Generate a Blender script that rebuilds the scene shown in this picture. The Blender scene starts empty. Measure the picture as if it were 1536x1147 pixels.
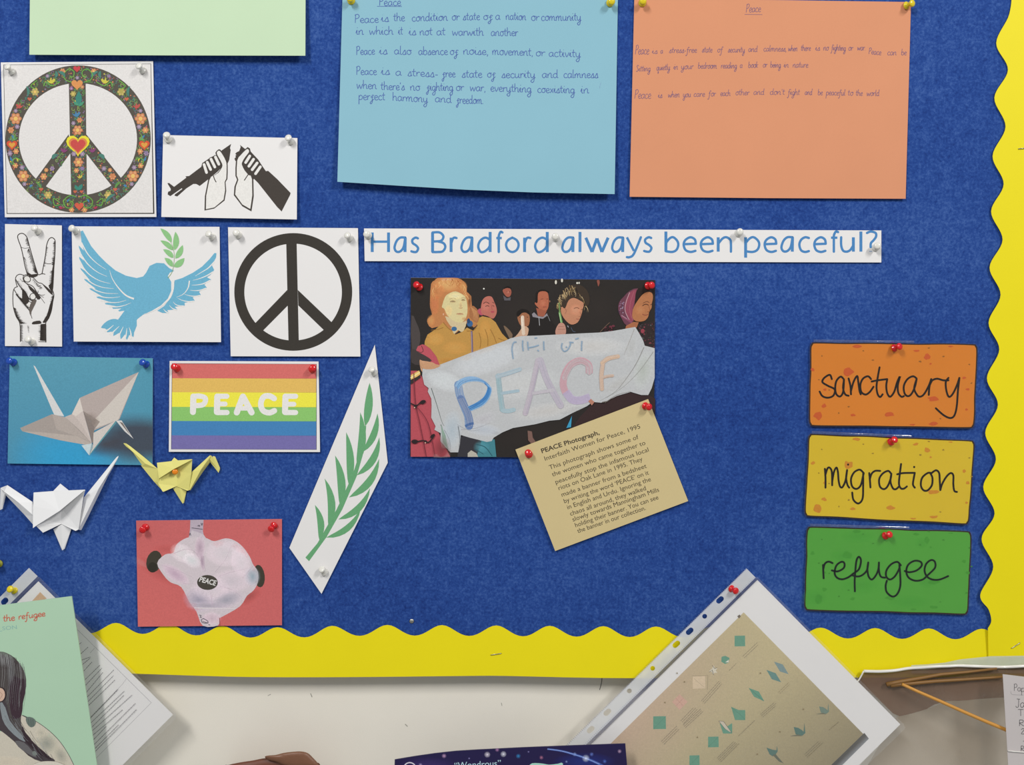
import bpy, bmesh, math, random
from mathutils import Vector, Matrix
from mathutils.geometry import tessellate_polygon
random.seed(7)
SC = bpy.context.scene
COL = SC.collection

# ---------------------------------------------------------------- camera, light, exposure
W, H = 1536.0, 1147.0
FPX = 1414.0
PITCH = math.radians(3.3)
CAM = Vector((0.0, -1.01, 0.058))
cd = bpy.data.cameras.new('camera'); cam = bpy.data.objects.new('camera', cd); COL.objects.link(cam)
cam.location = CAM; cam.rotation_euler = (math.radians(90) - PITCH, 0, 0)
cd.sensor_width = 36.0; cd.lens = 36.0 * FPX / W; cd.clip_start = 0.01
SC.camera = cam

world = bpy.data.worlds.new('room_light'); SC.world = world; world.use_nodes = True
world.node_tree.nodes['Background'].inputs[0].default_value = (0.92, 0.96, 1.0, 1)
world.node_tree.nodes['Background'].inputs[1].default_value = 0.33

def tube_light(name, loc, watts, col=(1.0, 0.975, 0.94)):
    l = bpy.data.lights.new(name, 'AREA'); l.shape = 'RECTANGLE'; l.size = 0.16; l.size_y = 0.9
    l.energy = watts; l.color = col
    o = bpy.data.objects.new(name, l); COL.objects.link(o); o.location = loc
    o.rotation_euler = (math.radians(0), 0, 0)
    d = Vector((0.1, 0.0, 0.0)) - Vector(loc)
    o.rotation_euler = d.to_track_quat('-Z', 'Z').to_euler()
    return o
tube_light('ceiling_light', (-1.15, -2.05, 1.70), 43)
tube_light('ceiling_light.001', (1.75, -2.05, 1.70), 44)

vs = SC.view_settings
SC.display_settings.display_device = 'sRGB'
vs.view_transform = 'Standard'; vs.look = 'None'; vs.exposure = 0.0; vs.gamma = 1.0
vs.use_curve_mapping = False
SC.cycles.transparent_max_bounces = 24

# ---------------------------------------------------------------- helpers
CP, SP = math.cos(PITCH), math.sin(PITCH)
def P(px, py, h=0.0):
    """point on the plane h metres in front of the board that the photo shows at (px, py)"""
    dx = (px - W / 2) / FPX; dy = -(py - H / 2) / FPX
    d = Vector((dx, CP + dy * SP, -SP + dy * CP))
    t = (-h - CAM.y) / d.y
    return CAM + d * t

def fr(x0, y0, s):
    """reads 'x,y x,y' measured in an enlarged crop into photo pixels"""
    def f(t):
        if isinstance(t, str):
            return [(x0 + float(a) / s, y0 + float(b) / s) for a, b in (q.split(',')[:2] for q in t.split())]
        return [(x0 + a / s, y0 + b / s) for a, b in t]
    f.s = s
    return f
PXF = fr(0, 0, 1.0)

def lin(c):
    c = c / 255.0
    return c / 12.92 if c <= 0.04045 else ((c + 0.055) / 1.055) ** 2.4
def hexc(h, a=1.0):
    if isinstance(h, tuple): return h if len(h) == 4 else (h[0], h[1], h[2], a)
    return (lin(int(h[0:2], 16)), lin(int(h[2:4], 16)), lin(int(h[4:6], 16)), a)
def mixc(a, b, t):
    a, b = hexc(a), hexc(b)
    return tuple(a[i] * (1 - t) + b[i] * t for i in range(4))

def cr(pts, n=6, closed=False):
    """Catmull-Rom through pts"""
    if len(pts) < 3 and not closed: return list(pts)
    m = len(pts); out = []
    rng = range(m if closed else m - 1)
    for i in rng:
        if closed: p0, p1, p2, p3 = pts[i - 1], pts[i], pts[(i + 1) % m], pts[(i + 2) % m]
        else: p0, p1, p2, p3 = pts[max(i - 1, 0)], pts[i], pts[i + 1], pts[min(i + 2, m - 1)]
        for k in range(n):
            t = k / n; t2 = t * t; t3 = t2 * t
            out.append(tuple(0.5 * (2 * p1[j] + (p2[j] - p0[j]) * t + (2 * p0[j] - 5 * p1[j] + 4 * p2[j] - p3[j]) * t2
                       + (3 * p1[j] - p0[j] - 3 * p2[j] + p3[j]) * t3) for j in range(len(p1))))
    if not closed: out.append(tuple(pts[-1]))
    return out

# ---------------------------------------------------------------- materials
def newmat(name):
    m = bpy.data.materials.new(name); m.use_nodes = True
    nt = m.node_tree; return m, nt, nt.nodes['Principled BSDF']
def noise(nt, scale, detail=4, rough=0.6, coord='Object'):
    tc = nt.nodes.new('ShaderNodeTexCoord'); n = nt.nodes.new('ShaderNodeTexNoise')
    n.inputs['Scale'].default_value = scale; n.inputs['Detail'].default_value = detail
    n.inputs['Roughness'].default_value = rough
    nt.links.new(tc.outputs[coord], n.inputs['Vector']); return n
def paper_mat(name, col, var=0.04, rough=0.75, spec=0.25, coat=0.0, bump=0.05):
    m, nt, b = newmat(name); c = hexc(col)
    n = noise(nt, 900, 3); n2 = noise(nt, 14, 2)
    ad = nt.nodes.new('ShaderNodeMath'); ad.operation = 'ADD'
    nt.links.new(n.outputs['Fac'], ad.inputs[0]); nt.links.new(n2.outputs['Fac'], ad.inputs[1])
    r = nt.nodes.new('ShaderNodeValToRGB')
    r.color_ramp.elements[0].position = 0.6; r.color_ramp.elements[1].position = 1.4
    nt.links.new(ad.outputs[0], r.inputs[0])
    mp = nt.nodes.new('ShaderNodeMath'); mp.operation = 'MULTIPLY'; mp.inputs[1].default_value = 0.5
    nt.links.new(ad.outputs[0], mp.inputs[0]); nt.links.new(mp.outputs[0], r.inputs[0])
    r.color_ramp.elements[0].position = 0.3; r.color_ramp.elements[1].position = 0.7
    r.color_ramp.elements[0].color = tuple(x * (1 - var) for x in c[:3]) + (1,)
    r.color_ramp.elements[1].color = tuple(min(1, x * (1 + var)) for x in c[:3]) + (1,)
    nt.links.new(r.outputs[0], b.inputs['Base Color'])
    b.inputs['Roughness'].default_value = rough; b.inputs['Specular IOR Level'].default_value = spec
    b.inputs['Coat Weight'].default_value = coat; b.inputs['Coat Roughness'].default_value = 0.15
    bp = nt.nodes.new('ShaderNodeBump'); bp.inputs['Strength'].default_value = bump; bp.inputs['Distance'].default_value = 0.0005
    nt.links.new(n.outputs['Fac'], bp.inputs['Height']); nt.links.new(bp.outputs[0], b.inputs['Normal'])
    return m
def plain(name, col, rough=0.5, spec=0.5, metal=0.0, coat=0.0):
    m, nt, b = newmat(name); n = noise(nt, 120, 2)
    c = hexc(col); mx = nt.nodes.new('ShaderNodeMix'); mx.data_type = 'RGBA'
    mx.inputs['A'].default_value = tuple(x * 0.94 for x in c[:3]) + (1,); mx.inputs['B'].default_value = c
    nt.links.new(n.outputs['Fac'], mx.inputs['Factor']); nt.links.new(mx.outputs['Result'], b.inputs['Base Color'])
    b.inputs['Roughness'].default_value = rough; b.inputs['Specular IOR Level'].default_value = spec
    b.inputs['Metallic'].default_value = metal; b.inputs['Coat Weight'].default_value = coat
    return m
def ink_mat(name, soft, rough=0.7, coat=0.0, grain=0.2):
    m, nt, b = newmat(name)
    a = nt.nodes.new('ShaderNodeAttribute'); a.attribute_name = 'ink'
    n = noise(nt, 650, 3, 0.7)
    mr = nt.nodes.new('ShaderNodeMapRange'); mr.inputs['To Min'].default_value = 1 - grain; mr.inputs['To Max'].default_value = 1 + grain
    nt.links.new(n.outputs['Fac'], mr.inputs['Value'])
    mx = nt.nodes.new('ShaderNodeVectorMath'); mx.operation = 'SCALE'
    nt.links.new(a.outputs['Color'], mx.inputs[0]); nt.links.new(mr.outputs[0], mx.inputs['Scale'])
    nt.links.new(mx.outputs[0], b.inputs['Base Color'])
    b.inputs['Roughness'].default_value = rough; b.inputs['Specular IOR Level'].default_value = 0.2
    b.inputs['Coat Weight'].default_value = coat; b.inputs['Coat Roughness'].default_value = 0.1
    if soft: nt.links.new(a.outputs['Alpha'], b.inputs['Alpha'])
    return m
INK = ink_mat('printed_ink', False)
SOFT = ink_mat('soft_printed_ink', True)
def film_mat(name, col, body=0.12, rough=0.08, gloss=1.0):
    """clear plastic film: mostly see-through, a little milky, glossy"""
    m = bpy.data.materials.new(name); m.use_nodes = True; nt = m.node_tree; nt.nodes.clear()
    out = nt.nodes.new('ShaderNodeOutputMaterial'); tr = nt.nodes.new('ShaderNodeBsdfTransparent')
    df = nt.nodes.new('ShaderNodeBsdfDiffuse'); gl = nt.nodes.new('ShaderNodeBsdfGlossy')
    df.inputs['Color'].default_value = hexc(col); gl.inputs['Roughness'].default_value = rough
    n = noise(nt, 30, 3); mr = nt.nodes.new('ShaderNodeMapRange')
    mr.inputs['To Min'].default_value = body * 0.8; mr.inputs['To Max'].default_value = body * 1.2
    nt.links.new(n.outputs['Fac'], mr.inputs['Value'])
    m1 = nt.nodes.new('ShaderNodeMixShader'); nt.links.new(mr.outputs[0], m1.inputs[0])
    nt.links.new(tr.outputs[0], m1.inputs[1]); nt.links.new(df.outputs[0], m1.inputs[2])
    f = nt.nodes.new('ShaderNodeLayerWeight'); f.inputs['Blend'].default_value = 0.12
    g = nt.nodes.new('ShaderNodeMath'); g.operation = 'MULTIPLY'; g.inputs[1].default_value = gloss
    pw = nt.nodes.new('ShaderNodeMath'); pw.operation = 'MULTIPLY_ADD'; pw.inputs[1].default_value = 0.6; pw.inputs[2].default_value = 0.03
    nt.links.new(f.outputs['Facing'], pw.inputs[0]); nt.links.new(pw.outputs[0], g.inputs[0])
    m2 = nt.nodes.new('ShaderNodeMixShader'); nt.links.new(g.outputs[0], m2.inputs[0])
    nt.links.new(m1.outputs[0], m2.inputs[1]); nt.links.new(gl.outputs[0], m2.inputs[2])
    nt.links.new(m2.outputs[0], out.inputs['Surface'])
    return m

# ---------------------------------------------------------------- objects
def tag(o, label=None, cat=None, group=None, kind=None):
    if label: o['label'] = label
    if cat: o['category'] = cat
    if group: o['group'] = group
    if kind: o['kind'] = kind
    return o
def link(name, mesh, parent=None, loc=None):
    o = bpy.data.objects.new(name, mesh); COL.objects.link(o)
    if parent: o.parent = parent
    if loc is not None: o.location = loc
    return o
def mesh_of(name, verts, faces, mat, centre=Vector((0, 0, 0)), smooth=False):
    me = bpy.data.meshes.new(name)
    me.from_pydata([tuple(Vector(v) - centre) for v in verts], [], faces)
    for m in (mat if isinstance(mat, list) else [mat]): me.materials.append(m)
    if smooth: me.polygons.foreach_set('use_smooth', [True] * len(me.polygons))
    me.update(); return me
def fix(me):
    bm = bmesh.new(); bm.from_mesh(me); bmesh.ops.recalc_face_normals(bm, faces=bm.faces); bm.to_mesh(me); bm.free()
def empty(name, loc):
    o = bpy.data.objects.new(name, None); COL.objects.link(o); o.location = loc; o.empty_display_size = 0.02
    return o

def plane_h(quad, hs, bulge=None):
    """height (m) over photo px: a true flat plane through corner heights (mm) + bulge(px,py) in mm"""
    D = -CAM.y
    ry = lambda y: CP - (y - H / 2) / FPX * SP
    ws = [ry(q[1]) / (D - h / 1000.0) for q, h in zip(quad, hs)]
    n = len(quad); mx = sum(q[0] for q in quad) / n; my = sum(q[1] for q in quad) / n; mw = sum(ws) / n
    sxx = sum((q[0] - mx) ** 2 for q in quad); syy = sum((q[1] - my) ** 2 for q in quad); sxy = sum((q[0] - mx) * (q[1] - my) for q in quad)
    sxh = sum((q[0] - mx) * (w - mw) for q, w in zip(quad, ws)); syh = sum((q[1] - my) * (w - mw) for q, w in zip(quad, ws))
    det = sxx * syy - sxy * sxy
    ka = (sxh * syy - syh * sxy) / det; kb = (syh * sxx - sxh * sxy) / det
    def f(x, y):
        v = D - ry(y) / (mw + ka * (x - mx) + kb * (y - my))
        return v + (bulge(x, y) / 1000.0 if bulge else 0.0)
    return f

def along(line, u):
    n = len(line) - 1; k = min(int(u * n), n - 1); t = u * n - k
    return (line[k][0] * (1 - t) + line[k + 1][0] * t, line[k][1] * (1 - t) + line[k + 1][1] * t)

class Sheet:
    """a paper sheet with real thickness; outline from top and bottom edge lines (photo px)"""
    def __init__(s, name, label, cat, top, bottom, hs, mat, group=None, bulge=None, thick=0.25, nu=1, nv=1, parent=None):
        quad = [top[0], top[-1], bottom[-1], bottom[0]]
        s.h = plane_h(quad, hs, bulge)
        cx = sum(q[0] for q in quad) / 4; cy = sum(q[1] for q in quad) / 4
        s.c = P(cx, cy, s.h(cx, cy)) if parent is None else parent.c
        th = thick / 1000.0
        vf, vb, faces = [], [], []
        for j in range(nv + 1):
            for i in range(nu + 1):
                a = along(top, i / nu); b = along(bottom, i / nu); v = j / nv
                x, y = a[0] * (1 - v) + b[0] * v, a[1] * (1 - v) + b[1] * v
                p = P(x, y, s.h(x, y)); vf.append(p); vb.append(p + Vector((0, th, 0)))
        N = len(vf); w = nu + 1
        for j in range(nv):
            for i in range(nu):
                q = [j * w + i, (j + 1) * w + i, (j + 1) * w + i + 1, j * w + i + 1]
                faces.append(q); faces.append([N + k for k in reversed(q)])
        ring = [i for i in range(nu + 1)] + [j * w + nu for j in range(1, nv + 1)] + [nv * w + i for i in range(nu - 1, -1, -1)] + [j * w for j in range(nv - 1, 0, -1)]
        for k in range(len(ring)):
            a, b = ring[k], ring[(k + 1) % len(ring)]
            faces.append([a, b, N + b, N + a])
        me = mesh_of(name, vf + vb, faces, mat, s.c)
        if parent is None:
            s.o = link(name, me, loc=s.c); tag(s.o, label, cat, group)
        else:
            s.o = link(name, me, parent.o)
            if label: tag(s.o, label)
        if nu * nv > 1: 
            me.polygons.foreach_set('use_smooth', [False] * len(me.polygons))
            if bulge:
                for p in me.polygons: p.use_smooth = p.index < nu * nv * 2
                me.set_sharp_from_angle(angle=math.radians(40))

class PolySheet:
    """flat cut-out with thickness from a photo px outline"""
    def __init__(s, name, label, cat, pts, hs, mat, group=None, thick=0.25, parent=None, holes=(), hq=None, hfun=None):
        s.h = hfun or plane_h(hq or pts, hs)
        cx = sum(q[0] for q in pts) / len(pts); cy = sum(q[1] for q in pts) / len(pts)
        s.c = P(cx, cy, s.h(cx, cy)) if parent is None else parent.c
        th = Vector((0, thick / 1000.0, 0)); loops = [list(pts)] + [list(h) for h in holes]
        allp = [q for l in loops for q in l]
        tris = tessellate_polygon([[Vector((q[0], -q[1], 0)) for q in l] for l in loops])
        vf = [P(q[0], q[1], s.h(q[0], q[1])) for q in allp]; N = len(vf)
        faces = [list(t) for t in tris] + [[N + k for k in reversed(t)] for t in tris]
        k0 = 0
        for l in loops:
            for k in range(len(l)):
                a, b = k0 + k, k0 + (k + 1) % len(l); faces.append([a, b, N + b, N + a])
            k0 += len(l)
        me = mesh_of(name, vf + [v + th for v in vf], faces, mat, s.c); fix(me)
        if parent is None: s.o = link(name, me, loc=s.c); tag(s.o, label, cat, group)
        else:
            s.o = link(name, me, parent.o)
            if label: tag(s.o, label)

_txt = {}
def text_mesh(body, bold=0.0, shear=0.0):
    k = (body, bold, shear)
    if k in _txt: return _txt[k]
    cu = bpy.data.curves.new('t', 'FONT'); cu.body = body; cu.size = 1.0; cu.offset = bold; cu.shear = shear; cu.resolution_u = 3
    o = bpy.data.objects.new('t', cu); COL.objects.link(o)
    dg = bpy.context.evaluated_depsgraph_get(); me = bpy.data.meshes.new_from_object(o.evaluated_get(dg))
    me.calc_loop_triangles()
    r = ([(v.co.x, v.co.y) for v in me.vertices], [tuple(t.vertices) for t in me.loop_triangles])
    bpy.data.objects.remove(o); bpy.data.curves.remove(cu); bpy.data.meshes.remove(me)
    _txt[k] = r; return r

class Print:
    """ink on a sheet: thin flat colour areas drawn in painter's order"""
    def __init__(s, sheet, name='print', f=PXF, lift=0.04, step=0.004):
        s.sh = sheet; s.name = name; s.f = f; s.v = []; s.fc = []; s.col = []; s.mi = []
        s.z = lift / 1000.0; s.step = step / 1000.0; s.held = False; s.log = []; s.clip = None; s.base = 'e6e4e2'
    def _p(s, pts): return s.f(pts) if isinstance(pts, str) else s.f(pts)
    def up(s):
        if not s.held: s.z += s.step
        else:                                  # overlapping strokes of one batch: microns apart
            s.k = (s.k + 1) % 40; s.km = max(s.km, s.k); s.z = s.z0 + s.k * 2.5e-6
    def hold(s, on=True):
        if on: s.z += s.step; s.z0 = s.z; s.k = 0; s.km = 0
        else: s.z = s.z0 + s.km * 2.5e-6 + s.step
        s.held = on
    def under(s, x, y):
        for x0, x1, y0, y1, pp, tris, cols in reversed(s.log):
            if x < x0 or x > x1 or y < y0 or y > y1: continue
            for t in tris:
                (ax, ay), (bx, by), (cx, cy) = pp[t[0]], pp[t[1]], pp[t[2]]
                d1 = (bx - ax) * (y - ay) - (by - ay) * (x - ax); d2 = (cx - bx) * (y - by) - (cy - by) * (x - bx); d3 = (ax - cx) * (y - cy) - (ay - cy) * (x - cx)
                if (d1 >= 0 and d2 >= 0 and d3 >= 0) or (d1 <= 0 and d2 <= 0 and d3 <= 0): return cols[t[0]]
        return hexc(s.base)
    def raw(s, pp, tris, cols, soft=0, dz=0.0):
        b = len(s.v)
        if soft:      # a translucent wash also filters the light that reaches the ink below it: allow for that
            nc = []
            for (x, y), c in zip(pp, cols):
                u = s.under(x, y); nc.append(tuple(c[i] + (1 - c[3]) * u[i] for i in range(3)) + (c[3],))
            cols = nc
        else:
            xs = [p[0] for p in pp]; ys = [p[1] for p in pp]; s.log.append((min(xs), max(xs), min(ys), max(ys), pp, tris, cols))
        if s.clip:
            x0, x1, y0, y1 = s.clip; pp = [(min(max(x, x0), x1), min(max(y, y0), y1)) for x, y in pp]
        for (x, y) in pp: s.v.append(P(x, y, s.sh.h(x, y) + s.z + dz))
        s.col += cols; s.fc += [tuple(b + k for k in t) for t in tris]; s.mi += [soft] * len(tris)
    def poly(s, pts, col, sm=0, holes=()):
        s.up(); pp = s._p(pts)
        if sm: pp = cr(pp, sm, True)
        loops = [pp] + [s._p(h) for h in holes]
        tris = tessellate_polygon([[Vector((q[0], -q[1], 0)) for q in l] for l in loops])
        allp = [q for l in loops for q in l]; s.raw(allp, tris, [hexc(col)] * len(allp))
    def ring(s, outer, inner, col):
        s.up(); a, b = s._p(outer), s._p(inner); n = len(a)
        s.raw(a + b, [t for k in range(n) for t in ((k, (k + 1) % n, n + (k + 1) % n), (k, n + (k + 1) % n, n + k))], [hexc(col)] * (2 * n))
    def soft(s, cx, cy, rx, ry, col, a=0.8, rot=0.0, n=20):
        s.up(); c = hexc(col); ca, sa = math.cos(rot), math.sin(rot); pts = [(cx, cy)]; cols = [c[:3] + (a,)]
        for rr, aa in ((0.5, a * 0.6), (1.0, 0.0)):
            for k in range(n):
                t = 2 * math.pi * k / n; x, y = rx * rr * math.cos(t), ry * rr * math.sin(t)
                pts.append((cx + x * ca - y * sa, cy + x * sa + y * ca)); cols.append(c[:3] + (aa,))
        tr = [(0, 1 + k, 1 + (k + 1) % n) for k in range(n)]
        for k in range(n):
            k2 = (k + 1) % n; tr += [(1 + k, 1 + n + k, 1 + n + k2), (1 + k, 1 + n + k2, 1 + k2)]
        s.raw(s._p(pts), tr, cols, 1)
    def ell(s, cx, cy, rx, ry, col, rot=0.0, n=16):
        ca, sa = math.cos(rot), math.sin(rot)
        pts = [(cx + rx * math.cos(t) * ca - ry * math.sin(t) * sa, cy + rx * math.cos(t) * sa + ry * math.sin(t) * ca) for t in (2 * math.pi * k / n for k in range(n))]
        s.up(); s.raw(s._p(pts), [(0, k, k + 1) for k in range(1, n - 1)], [hexc(col)] * n)
    def stroke(s, pts, w, col, sm=5, w1=None, alpha=None, closed=False, cap=True):
        """w, w1 in the units of the print's frame"""
        s.up(); pp = s._p(pts); sc = getattr(s.f, 's', 1.0)
        w = w / sc; w1 = w if w1 is None else w1 / sc
        if sm and len(pp) > 2: pp = cr(pp, sm, closed)
        q = [pp[0]]
        for p in pp[1:]:
            if abs(p[0] - q[-1][0]) + abs(p[1] - q[-1][1]) > 1e-4: q.append(p)
        pp = q; n = len(pp)
        if n < 2: pp = [pp[0], (pp[0][0] + 0.01, pp[0][1])]; n = 2
        if closed: pp.append(pp[0]); n += 1
        out = []; c = hexc(col)
        if alpha is not None: c = c[:3] + (alpha,)
        for i in range(n):
            a = pp[i - 1] if i else (pp[-2] if closed else pp[0]); b = pp[i + 1] if i < n - 1 else (pp[1] if closed else pp[-1])
            dx, dy = b[0] - a[0], b[1] - a[1]; l = math.hypot(dx, dy) or 1; hw = (w + (w1 - w) * i / (n - 1)) / 2
            nx, ny = -dy / l * hw, dx / l * hw
            if i and i < n - 1:
                e = (pp[i][0] - a[0], pp[i][1] - a[1]); le = math.hypot(*e) or 1
                cs = abs((e[0] * dx + e[1] * dy) / (le * l)); k = min(1 / max(cs, 0.5), 1.6); nx *= k; ny *= k
            out += [(pp[i][0] + nx, pp[i][1] + ny), (pp[i][0] - nx, pp[i][1] - ny)]
        tr = []
        for i in range(n - 1): tr += [(2 * i, 2 * i + 1, 2 * i + 3), (2 * i, 2 * i + 3, 2 * i + 2)]
        so = 0 if alpha is None else 1
        s.raw(out, tr, [c] * len(out), so)
        if cap and not closed and alpha is None:
            for p, hw in ((pp[0], w / 2), (pp[-1], w1 / 2)):
                if hw > 0.25:
                    m = 10; s.raw([(p[0] + hw * math.cos(2 * math.pi * k / m), p[1] + hw * math.sin(2 * math.pi * k / m)) for k in range(m)], [(0, k, k + 1) for k in range(1, m - 1)], [c] * m, 0, -1.3e-6)
    def leaf(s, p0, p1, w, col, bend=0.0, n=8):
        (x0, y0), (x1, y1) = p0, p1; dx, dy = x1 - x0, y1 - y0; l = math.hypot(dx, dy); nx, ny = -dy / l, dx / l
        L, R = [], []
        for k in range(n + 1):
            t = k / n; ww = w * 0.5 * math.sin(math.pi * t ** 0.85) ** 0.8 if 0 < t < 1 else 0; o = bend * l * 4 * t * (1 - t)
            L.append((x0 + dx * t + nx * (o + ww), y0 + dy * t + ny * (o + ww))); R.append((x0 + dx * t + nx * (o - ww), y0 + dy * t + ny * (o - ww)))
        s.poly(L + R[-2:0:-1], col)
    def grad(s, quad, fn, nx=10, ny=10):
        """quad of 4 frame points filled with fn(u, v) -> colour"""
        s.up(); q = s._p(quad); pts, cols = [], []
        for j in range(ny + 1):
            for i in range(nx + 1):
                u, v = i / nx, j / ny
                a = (q[0][0] * (1 - u) + q[1][0] * u, q[0][1] * (1 - u) + q[1][1] * u); b = (q[3][0] * (1 - u) + q[2][0] * u, q[3][1] * (1 - u) + q[2][1] * u)
                pts.append((a[0] * (1 - v) + b[0] * v, a[1] * (1 - v) + b[1] * v)); cols.append(hexc(fn(u, v)))
        w = nx + 1; tr = []
        for j in range(ny):
            for i in range(nx):
                k = j * w + i; tr += [(k, k + w, k + w + 1), (k, k + w + 1, k + 1)]
        s.raw(pts, tr, cols)
    def text(s, body, p0, p1, height, col, bold=0.0, shear=0.0):
        """body set on the baseline p0 -> p1 (stretched to fit); height = size in frame units"""
        vs_, tr = text_mesh(body, bold, shear); s.up()
        x0 = min(v[0] for v in vs_); x1 = max(v[0] for v in vs_)
        (a, b), (c, d) = p0, p1; L = math.hypot(c - a, d - b); ux, uy = (c - a) / L, (d - b) / L; k = L / (x1 - x0)
        pts = [(a + ux * (x - x0) * k + uy * y * height, b + uy * (x - x0) * k - ux * y * height) for x, y in vs_]
        s.raw(s._p(pts), tr, [hexc(col)] * len(pts))
    def build(s, label=None):
        me = mesh_of(s.name, s.v, s.fc, [INK, SOFT], s.sh.c)
        me.polygons.foreach_set('material_index', s.mi)
        at = me.color_attributes.new('ink', 'FLOAT_COLOR', 'POINT')
        at.data.foreach_set('color', [x for c in s.col for x in c])
        o = link(s.name, me, s.sh.o)
        if label: tag(o, label)
        return o

# ---------------------------------------------------------------- hand lettering (single strokes; x-height 1)
HW = {
'a': (.95, '.75,.8 .45,1 .1,.7 .12,.2 .4,0 .68,.35 .76,.9|.76,.95 .74,.2 .95,.08'),
'b': (.9, '.1,1.9 .1,.1|.1,.6 .4,1 .75,.75 .7,.2 .4,0 .1,.2'),
'c': (.8, '.7,.8 .45,1 .12,.7 .15,.2 .45,0 .8,.2'),
'd': (.95, '.72,.75 .45,1 .1,.7 .12,.2 .4,0 .7,.3|.75,1.9 .73,.2 .95,.05'),
'e': (.8, '.12,.45 .65,.6 .6,.9 .4,1 .12,.7 .15,.2 .45,0 .8,.2'),
'f': (.75, '.75,.9 .5,1.05 .32,.8 .4,-.3 .15,-.9 -.05,-.6 .3,-.2 .7,.2|.05,.6 .6,.62'),
'F': (.75, '.75,1.5 .5,1.7 .32,1.2 .3,-.3 .1,-.9 -.1,-.7|.05,.9 .6,.95'),
'g': (.92, '.75,.8 .45,1 .1,.7 .12,.25 .4,.05 .7,.4 .75,.95|.75,.95 .72,-.6 .4,-1 .12,-.7 .5,-.2 .95,.15'),
'h': (.95, '.1,1.9 .1,0|.1,.5 .4,1 .68,.8 .7,.1 .95,.1'),
'i': (.48, '0,.3 .2,1 .2,.15 .48,.1|.24,1.5 .27,1.58'),
'k': (.8, '.1,1.9 .1,0|.65,1 .15,.45 .7,0'),
'l': (.42, '.15,1.9 .13,.2 .4,.05'),
'm': (1.4, '.05,.9 .12,0|.12,.5 .35,1 .55,.85 .58,0|.58,.5 .85,1 1.05,.85 1.08,.1 1.38,.1'),
'n': (.95, '.05,.9 .12,0|.12,.5 .4,1 .66,.85 .68,.1 .95,.1'),
'o': (.88, '.42,1 .12,.75 .12,.25 .42,0 .72,.25 .72,.75 .45,1 .9,.95'),
'p': (.9, '.1,1 .08,-1|.1,.6 .4,1 .75,.75 .7,.2 .4,0 .1,.15'),
'q': (.9, '.72,.8 .45,1 .1,.7 .12,.2 .4,0 .7,.35|.74,1 .72,-1 .95,-.5'),
'r': (.66, '.1,1 .12,0|.12,.5 .35,.95 .66,.88'),
's': (.75, '.05,.1 .45,1 .55,.6 .6,.2 .35,0 .1,.1|.45,.02 .75,.15'),
't': (.62, '.28,1.65 .22,.25 .55,.08|-.05,1.05 .58,1.1'),
'u': (.95, '.08,1 .1,.3 .35,0 .65,.4 .7,1|.7,1 .7,.15 .95,.1'),
'v': (.8, '.05,1 .35,0 .75,1'),
'w': (1.2, '.05,1 .25,0 .55,.8 .8,0 1.15,1'),
'x': (.8, '.1,1 .7,0|.7,1 .1,0'),
'y': (.92, '.08,1 .12,.3 .35,.05 .65,.4 .72,1|.72,1 .68,-.6 .4,-1 .12,-.7 .5,-.2 .95,.15'),
'P': (.9, '.15,1.9 .1,0|.0,1.7 .5,1.95 .8,1.5 .55,1.0 .15,.95'),
'S': (.9, '.75,1.6 .4,1.9 .15,1.5 .5,1.0 .65,.4 .35,0 .05,.2'),
'J': (.8, '.2,1.8 .8,1.8|.55,1.8 .5,.2 .2,0 .0,.3'),
'T': (.8, '0,1.8 .8,1.8|.4,1.8 .4,0'), 'R': (.9, '.1,1.8 .1,0|.1,1.8 .7,1.6 .6,1 .1,.9 .8,0'),
'2': (.8, '.1,1.4 .4,1.8 .7,1.4 .1,0 .8,0'),
'-': (.6, '.1,.5 .5,.5'), ',': (.4, '.2,.1 .1,-.3'), '.': (.35, '.15,.05 .2,.0'), "'": (.3, '.15,1.7 .1,1.35'),
}
def write(pr, word, x0, x1, base, xh, w, col, base1=None, slant=0.0):
    tot = sum(HW[c][0] for c in word); k = (x1 - x0) / tot; x = x0; base1 = base if base1 is None else base1; z_ = pr.z
    pr.hold(True)
    for c in word:
        adv, st = HW[c]
        for sx in st.split('|'):
            pts = []
            for q in sx.split():
                a, b = q.split(','); a, b = float(a), float(b)
                X = x + a * k + b * xh * slant; t = (X - x0) / max(x1 - x0, 1e-6)
                pts.append((X, base + (base1 - base) * t - b * xh + random.uniform(-.04, .04) * xh))
            pr.stroke(pts, w, col, sm=3, cap=False)
        x += adv * k
    pr.hold(False); pr.z = z_

# ================================================================ THE SETTING
def slab(name, x0, x1, z0, z1, y0, y1, mat, parent=None, bevel=0.0):
    c = Vector(((x0 + x1) / 2, (y0 + y1) / 2, (z0 + z1) / 2))
    bm = bmesh.new(); bmesh.ops.create_cube(bm, size=1.0)
    for v in bm.verts: v.co = Vector((v.co.x * (x1 - x0), v.co.y * (y1 - y0), v.co.z * (z1 - z0)))
    if bevel: bmesh.ops.bevel(bm, geom=bm.edges[:], offset=bevel, segments=2, affect='EDGES')
    me = bpy.data.meshes.new(name); bm.to_mesh(me); bm.free(); me.materials.append(mat)
    return link(name, me, parent, c if parent is None else None)

WALLM = paper_mat('cream_wall_paint', 'efeade', var=0.03, rough=0.55, spec=0.3, bump=0.15)
o = slab('wall_back', -2.2, 2.2, -1.4, 1.5, 0.018, 0.06, WALLM); tag(o, 'cream painted wall below the display board', 'wall', kind='structure')
FLM = plain('floor_vinyl', '8a8a86', 0.6)
o = slab('floor', -2.2, 2.2, -1.45, -1.4, -3.0, 0.06, FLM); tag(o, 'grey floor far below the board', 'floor', kind='structure')

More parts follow.
